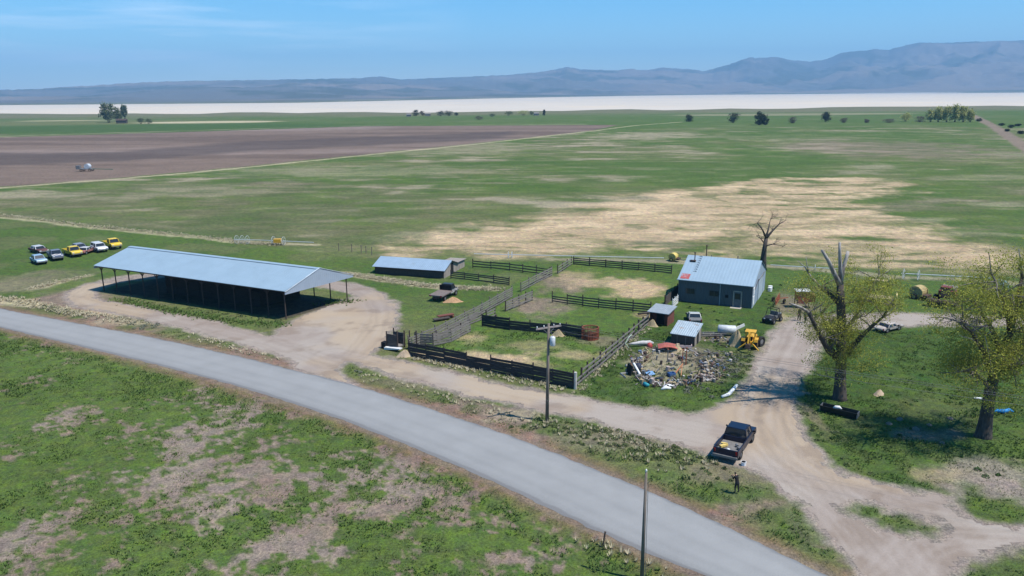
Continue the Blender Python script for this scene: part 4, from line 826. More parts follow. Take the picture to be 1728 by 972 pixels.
# farm machines
def machine(name, label, cat, px, toward, kind, col, sc=1.0, group=None):
    g = G(*px); rz = dirn(g, G(*toward)) if toward else 0; t = thing(name, label, cat, g, rz, group, sc); cm = col
    if kind in ('tractor', 'backhoe'):
        MB().bb((.1, -.35, .75), (1.9, .35, 1.4)).build('hood', cm, t, bevel=.05); MB().bb((-1.2, -.35, .6), (.3, .35, 1.05)).build('body', cm, t, bevel=.04)
        MB().bb((-.8, -.28, 1.1), (-.3, .28, 1.25)).bb((-.85, -.28, 1.25), (-.75, .28, 1.7)).build('seat', M_black, t)
        cb = MB()
        for x in (-1.1, .1):
            for y in (-.6, .6): cb.bar((x, y, 1.0), (x, y, 2.35), .08)
        cb = cb.build('roll_cage', cm, t); MB().bb((-1.2, -.7, 2.35), (.2, .7, 2.45)).build('canopy', cm, cb)
        for s_ in (-1, 1):
            w_ = MB().wheel((0, 0, 0), .72, .42, 18).build('rear_wheel', M_tyre, t, loc=(-.75, s_*.85, .72)); MB().tube([(0, -.14, 0), (0, .14, 0)], .42, 12).build('rim', cm, w_)
            w_ = MB().wheel((0, 0, 0), .4, .26, 14).build('front_wheel', M_tyre, t, loc=(1.45, s_*.65, .4)); MB().tube([(0, -.1, 0), (0, .1, 0)], .23, 10).build('rim', cm, w_)
            MB().prism([(-1.45, 1.15), (-1.3, 1.5), (-.4, 1.55), (.0, 1.15), (-.1, 1.12), (-.45, 1.47), (-1.25, 1.42)], s_*.6, s_*1.08).build('fender', cm, t)
        MB().tube([(1.2, .15, 1.4), (1.2, .15, 2.0)], .05, 8).build('exhaust', M_dkmetal, t); MB().bb((1.9, -.3, .75), (1.95, .3, 1.35)).build('grille', M_black, t)
        MB().tube([(-.1+.12*math.cos(a), .2*math.sin(a), 1.55+.1*math.cos(a)) for a in np.linspace(0, 6.283, 13)], .02, 5, False).build('steering_wheel', M_black, t)
    if kind == 'backhoe':
        for s_ in (-1, 1): MB().bar((.2, s_*.5, 1.2), (2.3, s_*.5, 1.1), .14, .2).bar((2.3, s_*.5, 1.1), (2.9, s_*.5, .35), .14, .18).build('loader_arm', cm, t)
        MB().prism([(2.75, .05), (3.5, .05), (3.45, .12), (2.9, .15), (2.85, .75), (2.75, .8)], -.95, .95).build('bucket', cm, t)
        MB().bar((-1.3, 0, .8), (-2.1, 0, 2.6), .22, .26).build('boom', cm, t); MB().bar((-2.1, 0, 2.6), (-2.9, 0, 1.3), .16, .2).build('dipper_arm', cm, t); MB().prism([(-3.2, .7), (-2.7, .7), (-2.7, 1.3), (-3.1, 1.2)], -.3, .3).build('digging_bucket', M_dkmetal, t)
        for s_ in (-1, 1): MB().bar((-1.4, s_*.4, .9), (-1.9, s_*1.3, .2), .14).build('stabiliser', cm, t)
    if kind == 'baler':
        MB().tube([(-.2, -.75, 1.0), (-.2, .75, 1.0)], .95, 18).build('bale_chamber', cm, t); MB().bb((.3, -.7, .4), (1.5, .7, .8)).build('pickup_head', M_dkmetal, t)
        for s_ in (-1, 1):
            MB().prism([(-1.1, .9), (-.6, 1.7), (.2, 1.9), (.8, 1.4), (.9, .6), (-.7, .4)], s_*.78, s_*.86).build('side_cover', cm, t)
            w_ = MB().wheel((0, 0, 0), .45, .3, 14).build('wheel', M_tyre, t, loc=(-.2, s_*1.05, .45)); MB().tube([(0, -.1, 0), (0, .1, 0)], .26, 10).build('rim', cm, w_)
            for q in range(5): MB().bar((-.9+q*.35, s_*.87, .7), (-.8+q*.35, s_*.87, 1.6), .07).build('rib', M_hay, t)
        MB().bar((1.5, 0, .5), (2.8, 0, .4), .12).build('drawbar', M_steel, t)
    if kind == 'grader':
        MB().bb((-2, -.5, .5), (1.6, .5, .8)).build('frame', cm, t); MB().bb((-1.9, -.9, .82), (1.3, .9, .95)).build('deck', M_hay, t); MB().bb((1.4, -1.1, .3), (1.6, 1.1, 1.5)).build('blade', cm, t, bevel=.03)
        for x in (-1.4, .8):
            for s_ in (-1, 1): w_ = MB().wheel((0, 0, 0), .38, .25).build('wheel', M_tyre, t, loc=(x, s_*.85, .38)); MB().tube([(0, -.08, 0), (0, .08, 0)], .2, 10).build('rim', cm, w_)
        MB().bar((-2, 0, .6), (-3, 0, .5), .12).build('drawbar', M_steel, t)
    if kind == 'swather':
        MB().bb((-1.6, -1.0, 1.0), (1.0, 1.0, 1.9)).build('engine_body', cm, t, bevel=.06); MB().bb((1.0, -.55, 1.1), (2.0, .55, 2.5)).build('cab', M_glass, t); MB().bb((.9, -.65, 2.5), (2.1, .65, 2.65)).build('cab_roof', cm, t)
        MB().bb((2.3, -1.9, .3), (2.7, 1.9, .9)).build('header', M_dkmetal, t); MB().tube([(2.9, -1.9, .8), (2.9, 1.9, .8)], .35, 8).build('reel', M_dkmetal, t)
        MB().bar((1.6, -.5, .8), (2.4, -.5, .6), .15).bar((1.6, .5, .8), (2.4, .5, .6), .15).build('lift_arm', M_dkmetal, t); MB().bb((-1.9, -.9, 1.9), (.4, .9, 2.15)).build('top_screen', M_gboard, t)
        for x, r_ in ((1.1, .7), (-1.3, .45)):
            for s_ in (-1, 1): w_ = MB().wheel((0, 0, 0), r_, .4, 16).build('wheel', M_tyre, t, loc=(x, s_*1.25, r_)); MB().tube([(0, -.14, 0), (0, .14, 0)], r_*.55, 10).build('rim', cm, w_)
    if kind == 'rake':
        MB().bar((-1.5, -.5, .6), (1.5, .5, .6), .1).bar((0, 0, .6), (1.8, -.6, .5), .1).build('frame', cm, t)
        for i in range(4):
            w_ = MB(); c = Vector((-1.2+i*.8, -.4+i*.27, .55)); w_.tube([tuple(c+Vector((math.cos(a)*.5, .1*math.cos(a), math.sin(a)*.5))) for a in np.linspace(0, 6.283, 15)], .03, 5, False)
            for a in np.linspace(0, 6.283, 9)[:-1]: w_.bar(c, c+Vector((math.cos(a)*.5, .1*math.cos(a), math.sin(a)*.5)), .025)
            w_.build('rake_wheel', cm, t)
        for s_ in (-1, 1): MB().wheel((0, 0, 0), .33, .2).build('wheel', M_tyre, t, loc=(.3, s_*.8, .33))
    return t
machine('backhoe_tractor', 'yellow backhoe tractor in weeds beside the dirt drive', 'tractor', (1266, 585), (1272, 572), 'backhoe', M_yellow, .82)
machine('hay_rake', 'rusty red and grey hay rake right of the blue workshop', 'farm machine', (1312, 511), (1322, 507), 'rake', M_rust, 1.0)
machine('round_baler', 'round yellow baler standing alone in the grass right of the yellow implement', 'farm machine', (1550, 504), (1560, 506), 'baler', mat('weathered cream yellow', (.36,.28,.12), .75, 0, .4, 3, col2=(.20,.15,.09), thr=.5), .95)
machine('wagon_chassis', 'yellow-ended flat farm implement behind the first big cottonwood', 'farm machine', (1492, 512), (1512, 514), 'grader', mat('cream yellow paint', (.62,.50,.2), .6, 0, .2, 4), .95)
machine('swather', 'dark red harvesting machine beside the second big cottonwood', 'farm machine', (1597, 512), (1586, 525), 'swather', mat('dark red paint', (.16,.035,.03), .6, 0, .3, 3), 1.0)
machine('round_baler', 'small yellow machine on the pale strip behind the corral', 'farm machine', (1137, 440), (1145, 441), 'baler', mat('pale yellow paint', (.55,.42,.12), .6), .7)
machine('grain_wagon', 'small yellow wagon seen behind the upper branches of the first cottonwood', 'farm machine', (1488, 480), (1498, 481), 'grader', mat('cream yellow paint', (.62,.50,.2), .6, 0, .2, 4), .7)
# utility buggy
g = G(1303, 543); t = thing('utility_buggy', 'small black off-road buggy parked by the drive near the blue workshop', 'buggy', g, dirn(G(1303,543), G(1292,548)))
MB().prism([(-1.3, .45), (-1.3, .95), (-.5, .95), (-.4, .6), (.4, .6), (.6, .95), (1.3, .75), (1.35, .4)], -.6, .6).build('body', mat('black plastic', (.02,.02,.022), .5), t, bevel=.04)
MB().bb((-.45, -.5, .62), (.1, .5, .82)).bb((-.5, -.5, .8), (-.35, .5, 1.3)).build('seat', mat('grey seat', (.12,.12,.12), .8), t); MB().bb((-1.28, -.55, .96), (-.55, .55, 1.02)).build('cargo_tray', M_steel, t)
rc = MB()
for s_ in (-.58, .58): rc.bar((.7, s_, .9), (.25, s_, 1.75), .05).bar((.25, s_, 1.75), (-.5, s_, 1.75), .05).bar((-.5, s_, 1.75), (-.6, s_, .95), .05)
rc.bar((.25, -.58, 1.75), (.25, .58, 1.75), .05).bar((-.5, -.58, 1.75), (-.5, .58, 1.75), .05).build('roll_cage', M_black, t)
for x in (-.9, .95):
    for s_ in (-1, 1): w_ = MB().wheel((0, 0, 0), .33, .25).build('wheel', M_tyre, t, loc=(x, s_*.65, .33)); MB().tube([(0, -.09, 0), (0, .09, 0)], .17, 10).build('rim', M_steel, w_)
for s_ in (-1, 1): MB().box((1.36, s_*.4, .65), (.05, .18, .12)).build('headlight', M_white, t)
# white-topped rusty hopper behind tree
g = G(1352, 519); t = thing('feed_hopper', 'tall rusty feed hopper with white top panels near the first big cottonwood', 'hopper', g, R(-4))
MB().prism([(-.55, .7), (-.8, 1.4), (-.8, 2.3), (.8, 2.3), (.8, 1.4), (.55, .7)], -.6, .6).build('bin', M_rust, t); MB().bb((.82, -.5, .9), (1.6, .5, 1.9)).build('side_box', M_redwood, t)
for x in (-.75, .75):
    for y in (-.55, .55): MB().bar((x, y, 0), (x, y, 1.5), .09).build('leg', M_dkmetal, t)
for k in range(4): MB().bb((-.95+k*.48, -.72, 2.33), (-.95+k*.48+.44, .72, 2.42)).build('top_panel', M_white, t)
# pump rig in the ploughed field
g = G(150, 289); t = thing('sprinkler_trailer', 'small grey irrigation trailer standing alone in the ploughed field', 'trailer', g, 0)
MB().bb((-3, -1, .8), (1.6, 1, 1.1)).build('deck', M_steel, t); MB().tube([(-.2, -.9, 1.9), (-.2, .9, 1.9)], 1.0, 14).build('hose_reel', mat('light grey reel', (.42,.45,.48), .6), t); MB().bb((-4.6, -.6, .8), (-3.1, .6, 2.2)).build('pump_box', M_steel, t); MB().bar((1.6, 0, .9), (9.5, 0, .7), .25).build('boom', mat('green tube', (.1,.16,.1), .6), t)
for x in (-2.4, 1): 
    for s_ in (-1, 1): MB().wheel((0, 0, 0), .5, .3).build('wheel', M_tyre, t, loc=(x, s_*1.1, .5))
# wheel lines
def wheel_line(label, pts, wheels, r_=.75, mover=None):
    P_ = [G(*p) for p in pts]; t = thing('wheel_line', label, 'irrigation pipe', P_[0], 0, 'irrigation wheel lines'); o0 = P_[0]
    MB().tube([tuple(p-o0+Vector((0, 0, r_))) for p in P_], .07, 6).build('pipe', M_wmetal, t)
    for wx, wy in wheels:
        c = G(wx, wy)-o0+Vector((0, 0, r_)); w_ = MB(); d = (P_[-1]-P_[0]).normalized(); nn = Vector((-d.y, d.x, 0))
        w_.tube([tuple(c+nn*math.cos(a)*r_+Vector((0, 0, math.sin(a)*r_))) for a in np.linspace(0, 6.2832, 17)], .035, 5, False)
        for a in np.linspace(0, 6.2832, 9)[:-1]: w_.bar(c, c+nn*math.cos(a)*r_+Vector((0, 0, math.sin(a)*r_)), .025)
        w_.build('wheel', M_wmetal, t)
    if mover:
        c = G(*mover)-o0; m = MB().box(c+Vector((0, 0, .8)), (1.4, .9, .7)).build('drive_unit', M_yellow, t)
        MB().bar(c+Vector((-1.3, 0, .5)), c+Vector((1.3, 0, .5)), .12).build('drive_frame', M_wmetal, t)
wheel_line('white irrigation wheel line with yellow drive unit behind the shelter', [(396,411),(440,412),(530,416)], [(400,411),(409,411),(418,411.5),(462,412.5),(479,413.5)], .8, (469,413))
wheel_line('pale irrigation pipe on wheels in the grass behind the corral', [(800,434),(935,437),(1120,441)], [(858,436),(864,436)], .6)
wheel_line('white irrigation pipe with thin wheels in the far right back yard', [(1520,470),(1600,474),(1670,478)], [(1549,473),(1524,471)], .8)
wheel_line('short irrigation pipe by the white drums behind the workshop', [(1300,452),(1345,455),(1420,459)], [(1375,457)], .5)
for i, (x, y) in enumerate(((572,424),(594,426),(610,428),(618,429),(627,430.5))):
    t = thing('field_post', 'thin %s post behind the shelter, %s of five in a line' % (('grey', 'dark', 'dark', 'grey', 'leaning')[i], ('first from the left', 'second from the left', 'third from the left', 'fourth from the left', 'last on the right')[i]), 'post', G(x, y), 0, 'posts behind the shelter'); MB().bar((0, 0, -.1), (.1*(i == 4), 0, 1.5), .14, n=6).build('shaft', M_gpost, t); MB().box((.1*(i == 4), 0, 1.5), (.2, .2, .06)).build('cap', M_gpost, t)

f0 = [o for o in bpy.data.objects if o.name == 'board_fence'][0]
MB().bar(G(969,656)-Vector(f0.location)+Vector((.1, -.1, -.1)), G(969,656)-Vector(f0.location)+Vector((.1, -.1, 1.75)), .3, n=9).build('corner_post', mat('sunlit corner post', (.45,.42,.38), .9), f0)  # pale post colour stands for sun falling on it
# ---------------------------------------------------------------- trees
def leaf_mat(name, c1, c2, thr=.5, sc=.9):
    m = mat(name, c1, .8, 0, .35, sc, col2=c2, thr=thr, spec=.15); nt_ = m.node_tree; b = nt_.nodes['Principled BSDF']
    tr = nt_.nodes.new('ShaderNodeBsdfTranslucent'); mxs = nt_.nodes.new('ShaderNodeMixShader'); mxs.inputs[0].default_value = .3
    nt_.links.new(b.inputs['Base Color'].links[0].from_socket, tr.inputs[0]); out = nt_.nodes['Material Output']
    nt_.links.new(b.outputs[0], mxs.inputs[1]); nt_.links.new(tr.outputs[0], mxs.inputs[2]); nt_.links.new(mxs.outputs[0], out.inputs[0]); return m
M_leafA = leaf_mat('spring cottonwood leaves', (.32,.32,.055), (.16,.19,.045), .54, .8)
M_leafB = leaf_mat('dark juniper foliage', (.026,.038,.020), (.040,.055,.022))
M_leafC = leaf_mat('grey-green willow foliage', (.13,.15,.07), (.07,.10,.045))
M_leafD = leaf_mat('bare brown brush', (.13,.105,.085), (.09,.075,.06))
M_leafE = leaf_mat('pale yellow-green poplar leaves', (.42,.42,.15), (.30,.30,.13))
M_bark = mat('furrowed dark bark', (.070,.058,.050), .95, 0, .5, 3.5, bump=.08, stretch=(2, 2, .35))
M_dead = mat('bleached dead wood', (.30,.275,.25), .9, 0, .35, 3, col2=(.12,.10,.09), thr=.5, stretch=(2, 2, .4))
M_twig = mat('grey twigs', (.15,.13,.11), .9, 0, .3, 4)
def leaf_cards(centers, n, spread, size, seed):
    rng = np.random.RandomState(seed); C_ = np.array([tuple(c) for c in centers]); k = rng.randint(0, len(C_), n)
    p = C_[k]+rng.normal(0, 1, (n, 3))*np.array(spread); a = rng.normal(0, 1, (n, 3)); a /= np.linalg.norm(a, axis=1)[:, None]
    b = rng.normal(0, 1, (n, 3)); b -= a*(a*b).sum(1)[:, None]; b /= np.linalg.norm(b, axis=1)[:, None]
    s = size*rng.uniform(.5, 1.3, (n, 1)); v = np.stack([p-a*s, p-b*s*.6, p+a*s, p+b*s*.6], 1).reshape(-1, 3)
    return v, np.arange(4*n).reshape(-1, 4)
def np_mesh(name, v, q, m, parent=None, loc=None):
    me = bpy.data.meshes.new(name); me.vertices.add(len(v)); me.vertices.foreach_set('co', np.asarray(v, np.float32).ravel()); k = q.shape[1]
    me.loops.add(q.size); me.loops.foreach_set('vertex_index', q.ravel().astype(np.int32)); me.polygons.add(len(q))
    me.polygons.foreach_set('loop_start', np.arange(0, q.size, k, dtype=np.int32)); me.polygons.foreach_set('loop_total', np.full(len(q), k, np.int32)); me.update(calc_edges=True)
    me.materials.append(m); o = bpy.data.objects.new(name, me); COL.objects.link(o)
    if parent: o.parent = parent
    if loc is not None: o.location = loc
    return o
def P3(x, y, base, dy=0): d = ray(x, y); t = (base[1]+dy)/d.y; return Vector((d.x*t, d.y*t, CH+d.z*t))-Vector(base)
def grow(mb, p, d, L_, r_, lev, rng, tips, bend=.25, kids=(2, 4), up=.1):
    pts = [p]; rs = [r_]; q = p.copy(); dd = d.normalized(); n = 4
    for i in range(n):
        dd = (dd+Vector([rng.uniform(-bend, bend) for _ in range(3)])+Vector((0, 0, up*.3))).normalized(); q = q+dd*L_/n; pts.append(q.copy()); rs.append(r_*(1-.65*(i+1)/n))
    mb.tube([tuple(x) for x in pts], rs, 6 if r_ > .06 else 4, False)
    if lev == 0: tips.append(pts[-1]); tips.append(pts[-2]); return
    for _ in range(rng.randint(*kids)):
        i = rng.randint(1, n); t_ = Vector([rng.gauss(0, 1) for _ in range(3)]); t_ = (t_-t_.dot(dd)*dd).normalized()
        grow(mb, pts[i], dd*.7+t_*.8+Vector((0, 0, up)), L_*rng.uniform(.5, .75), rs[i]*.6, lev-1, rng, tips, bend, kids, up)
    tips.append(pts[-1])
def limb(mb, base, px, rr, dys=None):
    pts = [P3(x, y, base, (dys[i] if dys else 0)) for i, (x, y) in enumerate(px)]; mb.tube([tuple(p) for p in pts], rr, 12 if rr[0] > .3 else 8); return pts
# big cottonwood with broken top
rng = random.Random(3)
b1 = G(1417, 673); t = thing('cottonwood_tree', 'big half-dead cottonwood with bare broken top limbs beside the dirt drive', 'tree', b1, 0)
mb = MB(); tr = limb(mb, b1, [(1416,681),(1417,668),(1418,640),(1419,600),(1420,560),(1419,515),(1418,480)], [.85,.62,.5,.45,.42,.38,.3]); L2 = limb(mb, b1, [(1411,604),(1398,592),(1385,568),(1372,542),(1364,527)], [.3,.26,.22,.18,.15], [0,-.5,-1,-1.6,-2])
L3 = limb(mb, b1, [(1428,600),(1440,583),(1455,566),(1470,552),(1490,535),(1505,515)], [.3,.24,.2,.15,.1,.05], [0,-.3,-.8,-1,-1.4,-1.6]); L4 = limb(mb, b1, [(1416,512),(1400,496),(1385,485)], [.26,.2,.17], [0,.6,1.2]); L5 = limb(mb, b1, [(1424,560),(1440,540),(1452,520),(1468,490),(1480,470)], [.22,.16,.12,.08,.04], [0,1,2,2.6,3])
L6 = limb(mb, b1, [(1410,570),(1395,552),(1385,530)], [.2,.14,.08], [0,1.4,2.5]); L7 = limb(mb, b1, [(1413,600),(1402,585),(1396,566)], [.18,.14,.09], [0,1.0,2.4])
mb.build('trunk', M_bark, t, True)
def dl_(base, t, px, rr, dys=None): m_ = MB(); limb(m_, base, px, [r_*.72 for r_ in rr], dys); m_.build('dead_limb', M_dead, t, True)
limb_ = limb
dl_(b1, t, [(1418,482),(1408,462),(1398,440),(1387,422)], [.36,.3,.24,.16], [0,-.2,-.4,-.5]); dl_(b1, t, [(1419,480),(1418,450),(1417,425),(1417,409)], [.34,.25,.19,.15]); dl_(b1, t, [(1419,476),(1423,452),(1428,436),(1431,424)], [.28,.24,.22,.2], [0,.4,.6,.8])
dl_(b1, t, [(1385,485),(1375,474),(1365,462),(1358,450),(1346,440)], [.17,.14,.11,.07,.03], [1.2,1.4,1.6,1.7,1.8]); dl_(b1, t, [(1365,462),(1362,448),(1360,434)], [.09,.06,.03], [1.6,1.6,1.5]); dl_(b1, t, [(1364,527),(1352,519),(1342,515),(1332,512)], [.19,.16,.12,.07], [-2,-2.3,-2.5,-2.6])
dl_(b1, t, [(1438,495),(1445,478),(1447,462)], [.08,.05,.02], [.5,.6,.6]); dl_(b1, t, [(1465,490),(1480,470),(1505,452)], [.06,.04,.02], [2.6,2.8,3])
tips = []; mb = MB()
for pts, n in ((L3, 11), (L5, 9), (L4, 5), (L6, 6), (L7, 6), (L2, 7), (tr, 14)):
    for _ in range(n):
        i = rng.randint(1, len(pts)-1); p = pts[i]
        if pts is tr and not (1 <= i <= 5): continue
        grow(mb, p, Vector((rng.uniform(-1, 1), rng.uniform(-1, 1), rng.uniform(-.1, .9))), rng.uniform(1.4, 2.8), .07, 2, rng, tips, .3)
mb.build('twigs', M_twig, t)
for (x, y, dy, n, sp) in ((1370,478,1.5,5,.7),(1385,545,0,6,.8),(1360,548,-1,3,.6),(1395,600,-1,8,.9),(1398,630,-1,4,.6),(1440,605,-1.5,8,.9),(1460,615,-1,8,.9),(1480,600,0,5,.7),(1470,475,2.5,7,.9),(1490,465,2.5,6,.8),(1475,510,1,5,.8),(1455,540,1,4,.7),(1440,580,2,5,.8),(1380,510,2,5,.8),(1500,490,1,3,.7),(1395,465,2,3,.6),(1375,575,2,3,.7)):
    c = P3(x, y, b1, dy)
    for _ in range(n*2): tips.append(c+Vector([rng.gauss(0, sp) for _ in range(3)]))
v, q = leaf_cards([p for p in tips if p.z > 2.0], 36000, (.32, .32, .25), .062, 5); np_mesh('crown', v, q, M_leafA, t)
# second cottonwood
rng = random.Random(9)
b2 = G(1660, 738); t = thing('cottonwood_tree', 'big leaning cottonwood in leaf at the right edge of the picture', 'tree', b2, 0)
mb = MB(); tr = limb(mb, b2, [(1656,746),(1660,732),(1664,705),(1671,660),(1678,632),(1690,600),(1704,560),(1714,520),(1724,470)], [.85,.62,.5,.44,.4,.34,.28,.2,.12]); Ls_ = []
for px, rr, dy in (([(1676,640),(1668,610),(1655,585),(1640,560),(1622,545)], [.3,.24,.18,.12,.07], [0,-.4,-1,-1.6,-2]), ([(1690,600),(1680,570),(1668,545),(1650,520),(1638,500)], [.26,.2,.15,.1,.05], [0,.8,1.6,2,2.2]), ([(1704,560),(1700,530),(1690,500),(1680,475)], [.2,.16,.1,.05], [0,-.8,-1.5,-2]), ([(1686,610),(1710,590),(1740,570),(1765,540)], [.3,.22,.15,.08], [0,.5,1,1.5]), ([(1714,520),(1735,500),(1755,470)], [.18,.12,.06], [0,-.5,-1]), ([(1683,625),(1705,622),(1730,615)], [.2,.14,.08], [0,-1.4,-2.8]), ([(1672,655),(1650,635),(1630,625)], [.14,.1,.05], [0,-.8,-1.6])): Ls_.append(limb(mb, b2, px, rr, dy))
mb.build('trunk', M_bark, t, True)
dl_(b2, t, [(1724,470),(1723,445),(1719,420)], [.13,.1,.04]); dl_(b2, t, [(1640,560),(1620,540),(1602,533)], [.07,.05,.02], [-1.6,-2.4,-2.8]); dl_(b2, t, [(1655,585),(1640,572),(1618,566)], [.07,.04,.02], [-1,-2,-2.5]); dl_(b2, t, [(1678,640),(1662,566),(1673,560)], [.05,.04,.02], [-2,-2.4,-2.6])
tips = []; mb = MB()
for pts in Ls_+[tr]:
    for _ in range(12):
        i = rng.randint(1 if pts is not tr else 4, len(pts)-1); grow(mb, pts[i], Vector((rng.uniform(-1, 1), rng.uniform(-1, 1), rng.uniform(-.3, .9))), rng.uniform(1.5, 3.0), .07, 2, rng, tips, .3)
mb.build('twigs', M_twig, t)
for (x, y, dy, n, sp) in ((1625,530,-1,7,1.0),(1640,490,1,6,.9),(1660,460,0,6,.9),(1690,440,0,5,.8),(1720,440,0,6,.9),(1700,480,-1,7,1),(1660,520,1,7,1),(1635,570,-1,6,.9),(1625,600,-1,5,.8),(1660,600,-1.5,5,.9),(1650,640,-1,4,.8),(1710,640,-2,6,.9),(1730,600,-1,8,1),(1750,540,0,9,1.2),(1760,620,0,6,1.1),(1770,480,0,8,1.2),(1740,470,1,6,1),(1800,560,0,8,1.2),(1705,560,2,6,1),(1610,500,1,3,.6),(1610,580,0,3,.7),(1595,560,0,2,.5),(1720,680,-1,3,.7)):
    c = P3(x, y, b2, dy)
    for _ in range(n*2): tips.append(c+Vector([rng.gauss(0, sp) for _ in range(3)]))
v, q = leaf_cards([p for p in tips if p.z > 2.4], 62000, (.36, .36, .28), .062, 6); np_mesh('crown', v, q, M_leafA, t)
# dead tree behind the workshop
rng = random.Random(5)
b3 = G(1287, 455); t = thing('dead_tree', 'leafless dark dead tree standing behind the blue workshop', 'tree', b3, 0)
mb = MB(); tr = limb(mb, b3, [(1287,457),(1288,438),(1290,420),(1293,402)], [.62,.48,.36,.28]); Ls_ = [limb(mb, b3, p, r_, d) for p, r_, d in (([(1293,402),(1287,388),(1278,376)], [.2,.12,.05], [0,-1,-1.5]), ([(1293,402),(1303,390),(1315,378),(1326,372)], [.22,.15,.09,.04], [0,.5,1,1.2]), ([(1293,400),(1297,385),(1300,370)], [.2,.12,.05], [0,1,2]), ([(1291,415),(1304,412),(1322,415)], [.12,.08,.03], [0,-1,-1.6]), ([(1291,412),(1283,402),(1276,398)], [.1,.07,.03], [0,1,2]))]
for pts in Ls_:
    for _ in range(5): grow(mb, pts[rng.randint(1, len(pts)-1)], Vector((rng.uniform(-1, 1), rng.uniform(-1, 1), rng.uniform(-.2, 1))), rng.uniform(1.0, 2.0), .04, 3, rng, [], .35)
mb.build('trunk', M_bark, t, True)
# far trees
def far_tree(label, x, y, wpx, hpx, kind, i, cat='tree', name=None, group='far trees on the plain'):
    g = G(x, y); k = g.y/F*1.03; w_, h_ = wpx*k, hpx*k; rng = np.random.RandomState(i+50)
    t = thing(name or {'B': 'juniper_tree', 'C': 'willow_tree', 'D': 'bare_shrub', 'E': 'poplar_tree'}[kind], label, cat, g, 0, group)
    m = {'B': M_leafB, 'C': M_leafC, 'D': M_leafD, 'E': M_leafE}[kind]; low = {'B': .12, 'C': .25, 'D': .05, 'E': .22}[kind]
    tk = MB(); 
    for q in range(3): tk.tube([((q-1)*w_*.05, 0, -.3), ((q-1)*w_*.12, 0, h_*.35), ((q-1)*w_*.25, 0, h_*.75)], [w_*.018+.1, w_*.015, .05], 6)
    tk.build('trunk', M_bark, t)
    cl = []
    for _ in range(44):
        a = rng.uniform(0, 6.28); z = rng.uniform(low, .93); wid = math.sqrt(max(.05, 1-((z-.5)/.55)**2))*.47; r_ = wid*rng.uniform(.2, 1); cl.append((math.cos(a)*r_*w_, math.sin(a)*r_*w_, z*h_))
    v, q = leaf_cards(cl, 1500, (w_*.085, w_*.085, h_*.07), max(.2, h_*.045), i); v[:, 2] = np.maximum(v[:, 2], .05); np_mesh('crown', v, q, m, t)
FT = [(184,207,24,29,'C','tall grey-green tree, leftmost and largest of the farm clump on the left plain'),(199,205,15,22,'C','middle tree of the farm clump on the left plain'),(211,201,10,22,'C','slender tree standing at the right side of the left farm clump'),(238,209,13,9,'C','low round bush right of the left farm clump, nearer the trees'),(251,209,13,8,'C','low round bush at the right end of the left farm clump'),
 (702,195.5,12,9,'B','dark tree at the left end of the distant central farm'),(713,195,9,7,'D','small grey tree second in the distant central farm'),(744,195.5,14,8,'B','dark round tree left of centre in the distant central farm'),(757,195.5,18,8,'B','wide dark tree of the distant central farm'),(770,195,7,5,'B','tiny dark tree right of the wide dark one in the central farm'),(808,202,15,6,'D','grey scrubby bush just in front of the central farm'),(830,197,12,5,'C','low green bush in the gap of the central farm'),(858,195,15,7,'C','grey-green bush left of the yellow-green one in the central farm'),(883,194.5,20,8,'E','yellow-green broad tree in the distant central farm'),(897,194,10,6,'C','small green tree touching the yellow-green one'),(918,195,5,9,'B','single narrow tree right of the central farm'),
 (1163,205.5,14,12,'B','small round dark tree, leftmost of the lone dark trees'),(1237,207,20,15,'B','round dark tree, second of the lone dark trees'),(1280,211,17,20,'B','left half of the dark tree pair on the right plain'),(1291,211,13,16,'B','right half of the dark tree pair on the right plain'),(1337,208,14,10,'D','grey leafless bush between the dark pair and the next lone tree'),(1393,206,15,16,'B','lone dark oval tree nearest the poplar grove'),(1424,207,14,8,'D','grey bush just right of the lone oval tree'),(1462,207,9,6,'D','tiny grey bush midway to the poplar grove'),(1500,207,22,6,'D','low wide grey brush left of the poplar grove'),(1528,205,18,14,'E','small separate yellow-green tree left of the poplar grove'),
 (1552,206,20,9,'D','grey brush at the foot of the poplar grove, left end'),(1570,206,15,20,'E','first poplar of the grove from the left'),(1583,206,15,24,'E','second poplar of the grove from the left'),(1597,206,15,25,'E','third poplar of the grove from the left'),(1611,206,15,26,'E','fourth poplar of the grove from the left'),(1625,206,15,25,'E','fifth poplar of the grove from the left'),(1637,206,13,20,'E','last poplar of the grove beside the far dirt road')]
for i, (x, y, w_, h_, kd, lb) in enumerate(FT): far_tree(lb, x, y, w_, h_, kd, i, 'bush' if kd == 'D' else 'tree')
for i, (x, y, w_, h_) in enumerate(((1690,212,9,4),(1706,216,10,5),(1718,213,9,4),(1700,222,8,4),(1722,226,10,5),(1652,205,9,5))): far_tree('dark sage bush, %s of the six beside the far dirt road' % ('first', 'second', 'third', 'fourth', 'fifth', 'sixth, tucked against the poplars')[i], x, y, w_, h_, 'B', 70+i, 'bush', 'sage_bush', 'sage bushes by the far road')
g = G(206, 208); t = thing('farmhouse', 'tiny dark farmhouse among the trees of the left farm clump', 'house', g, .2); MB().bb((-5, -3, 0), (5, 3, 3)).build('wall', M_dwood, t); MB().prism([(-3.4, 3), (0, 4.8), (3.4, 3)], -5.4, 5.4, 'x').build('roof', M_dkmetal, t)
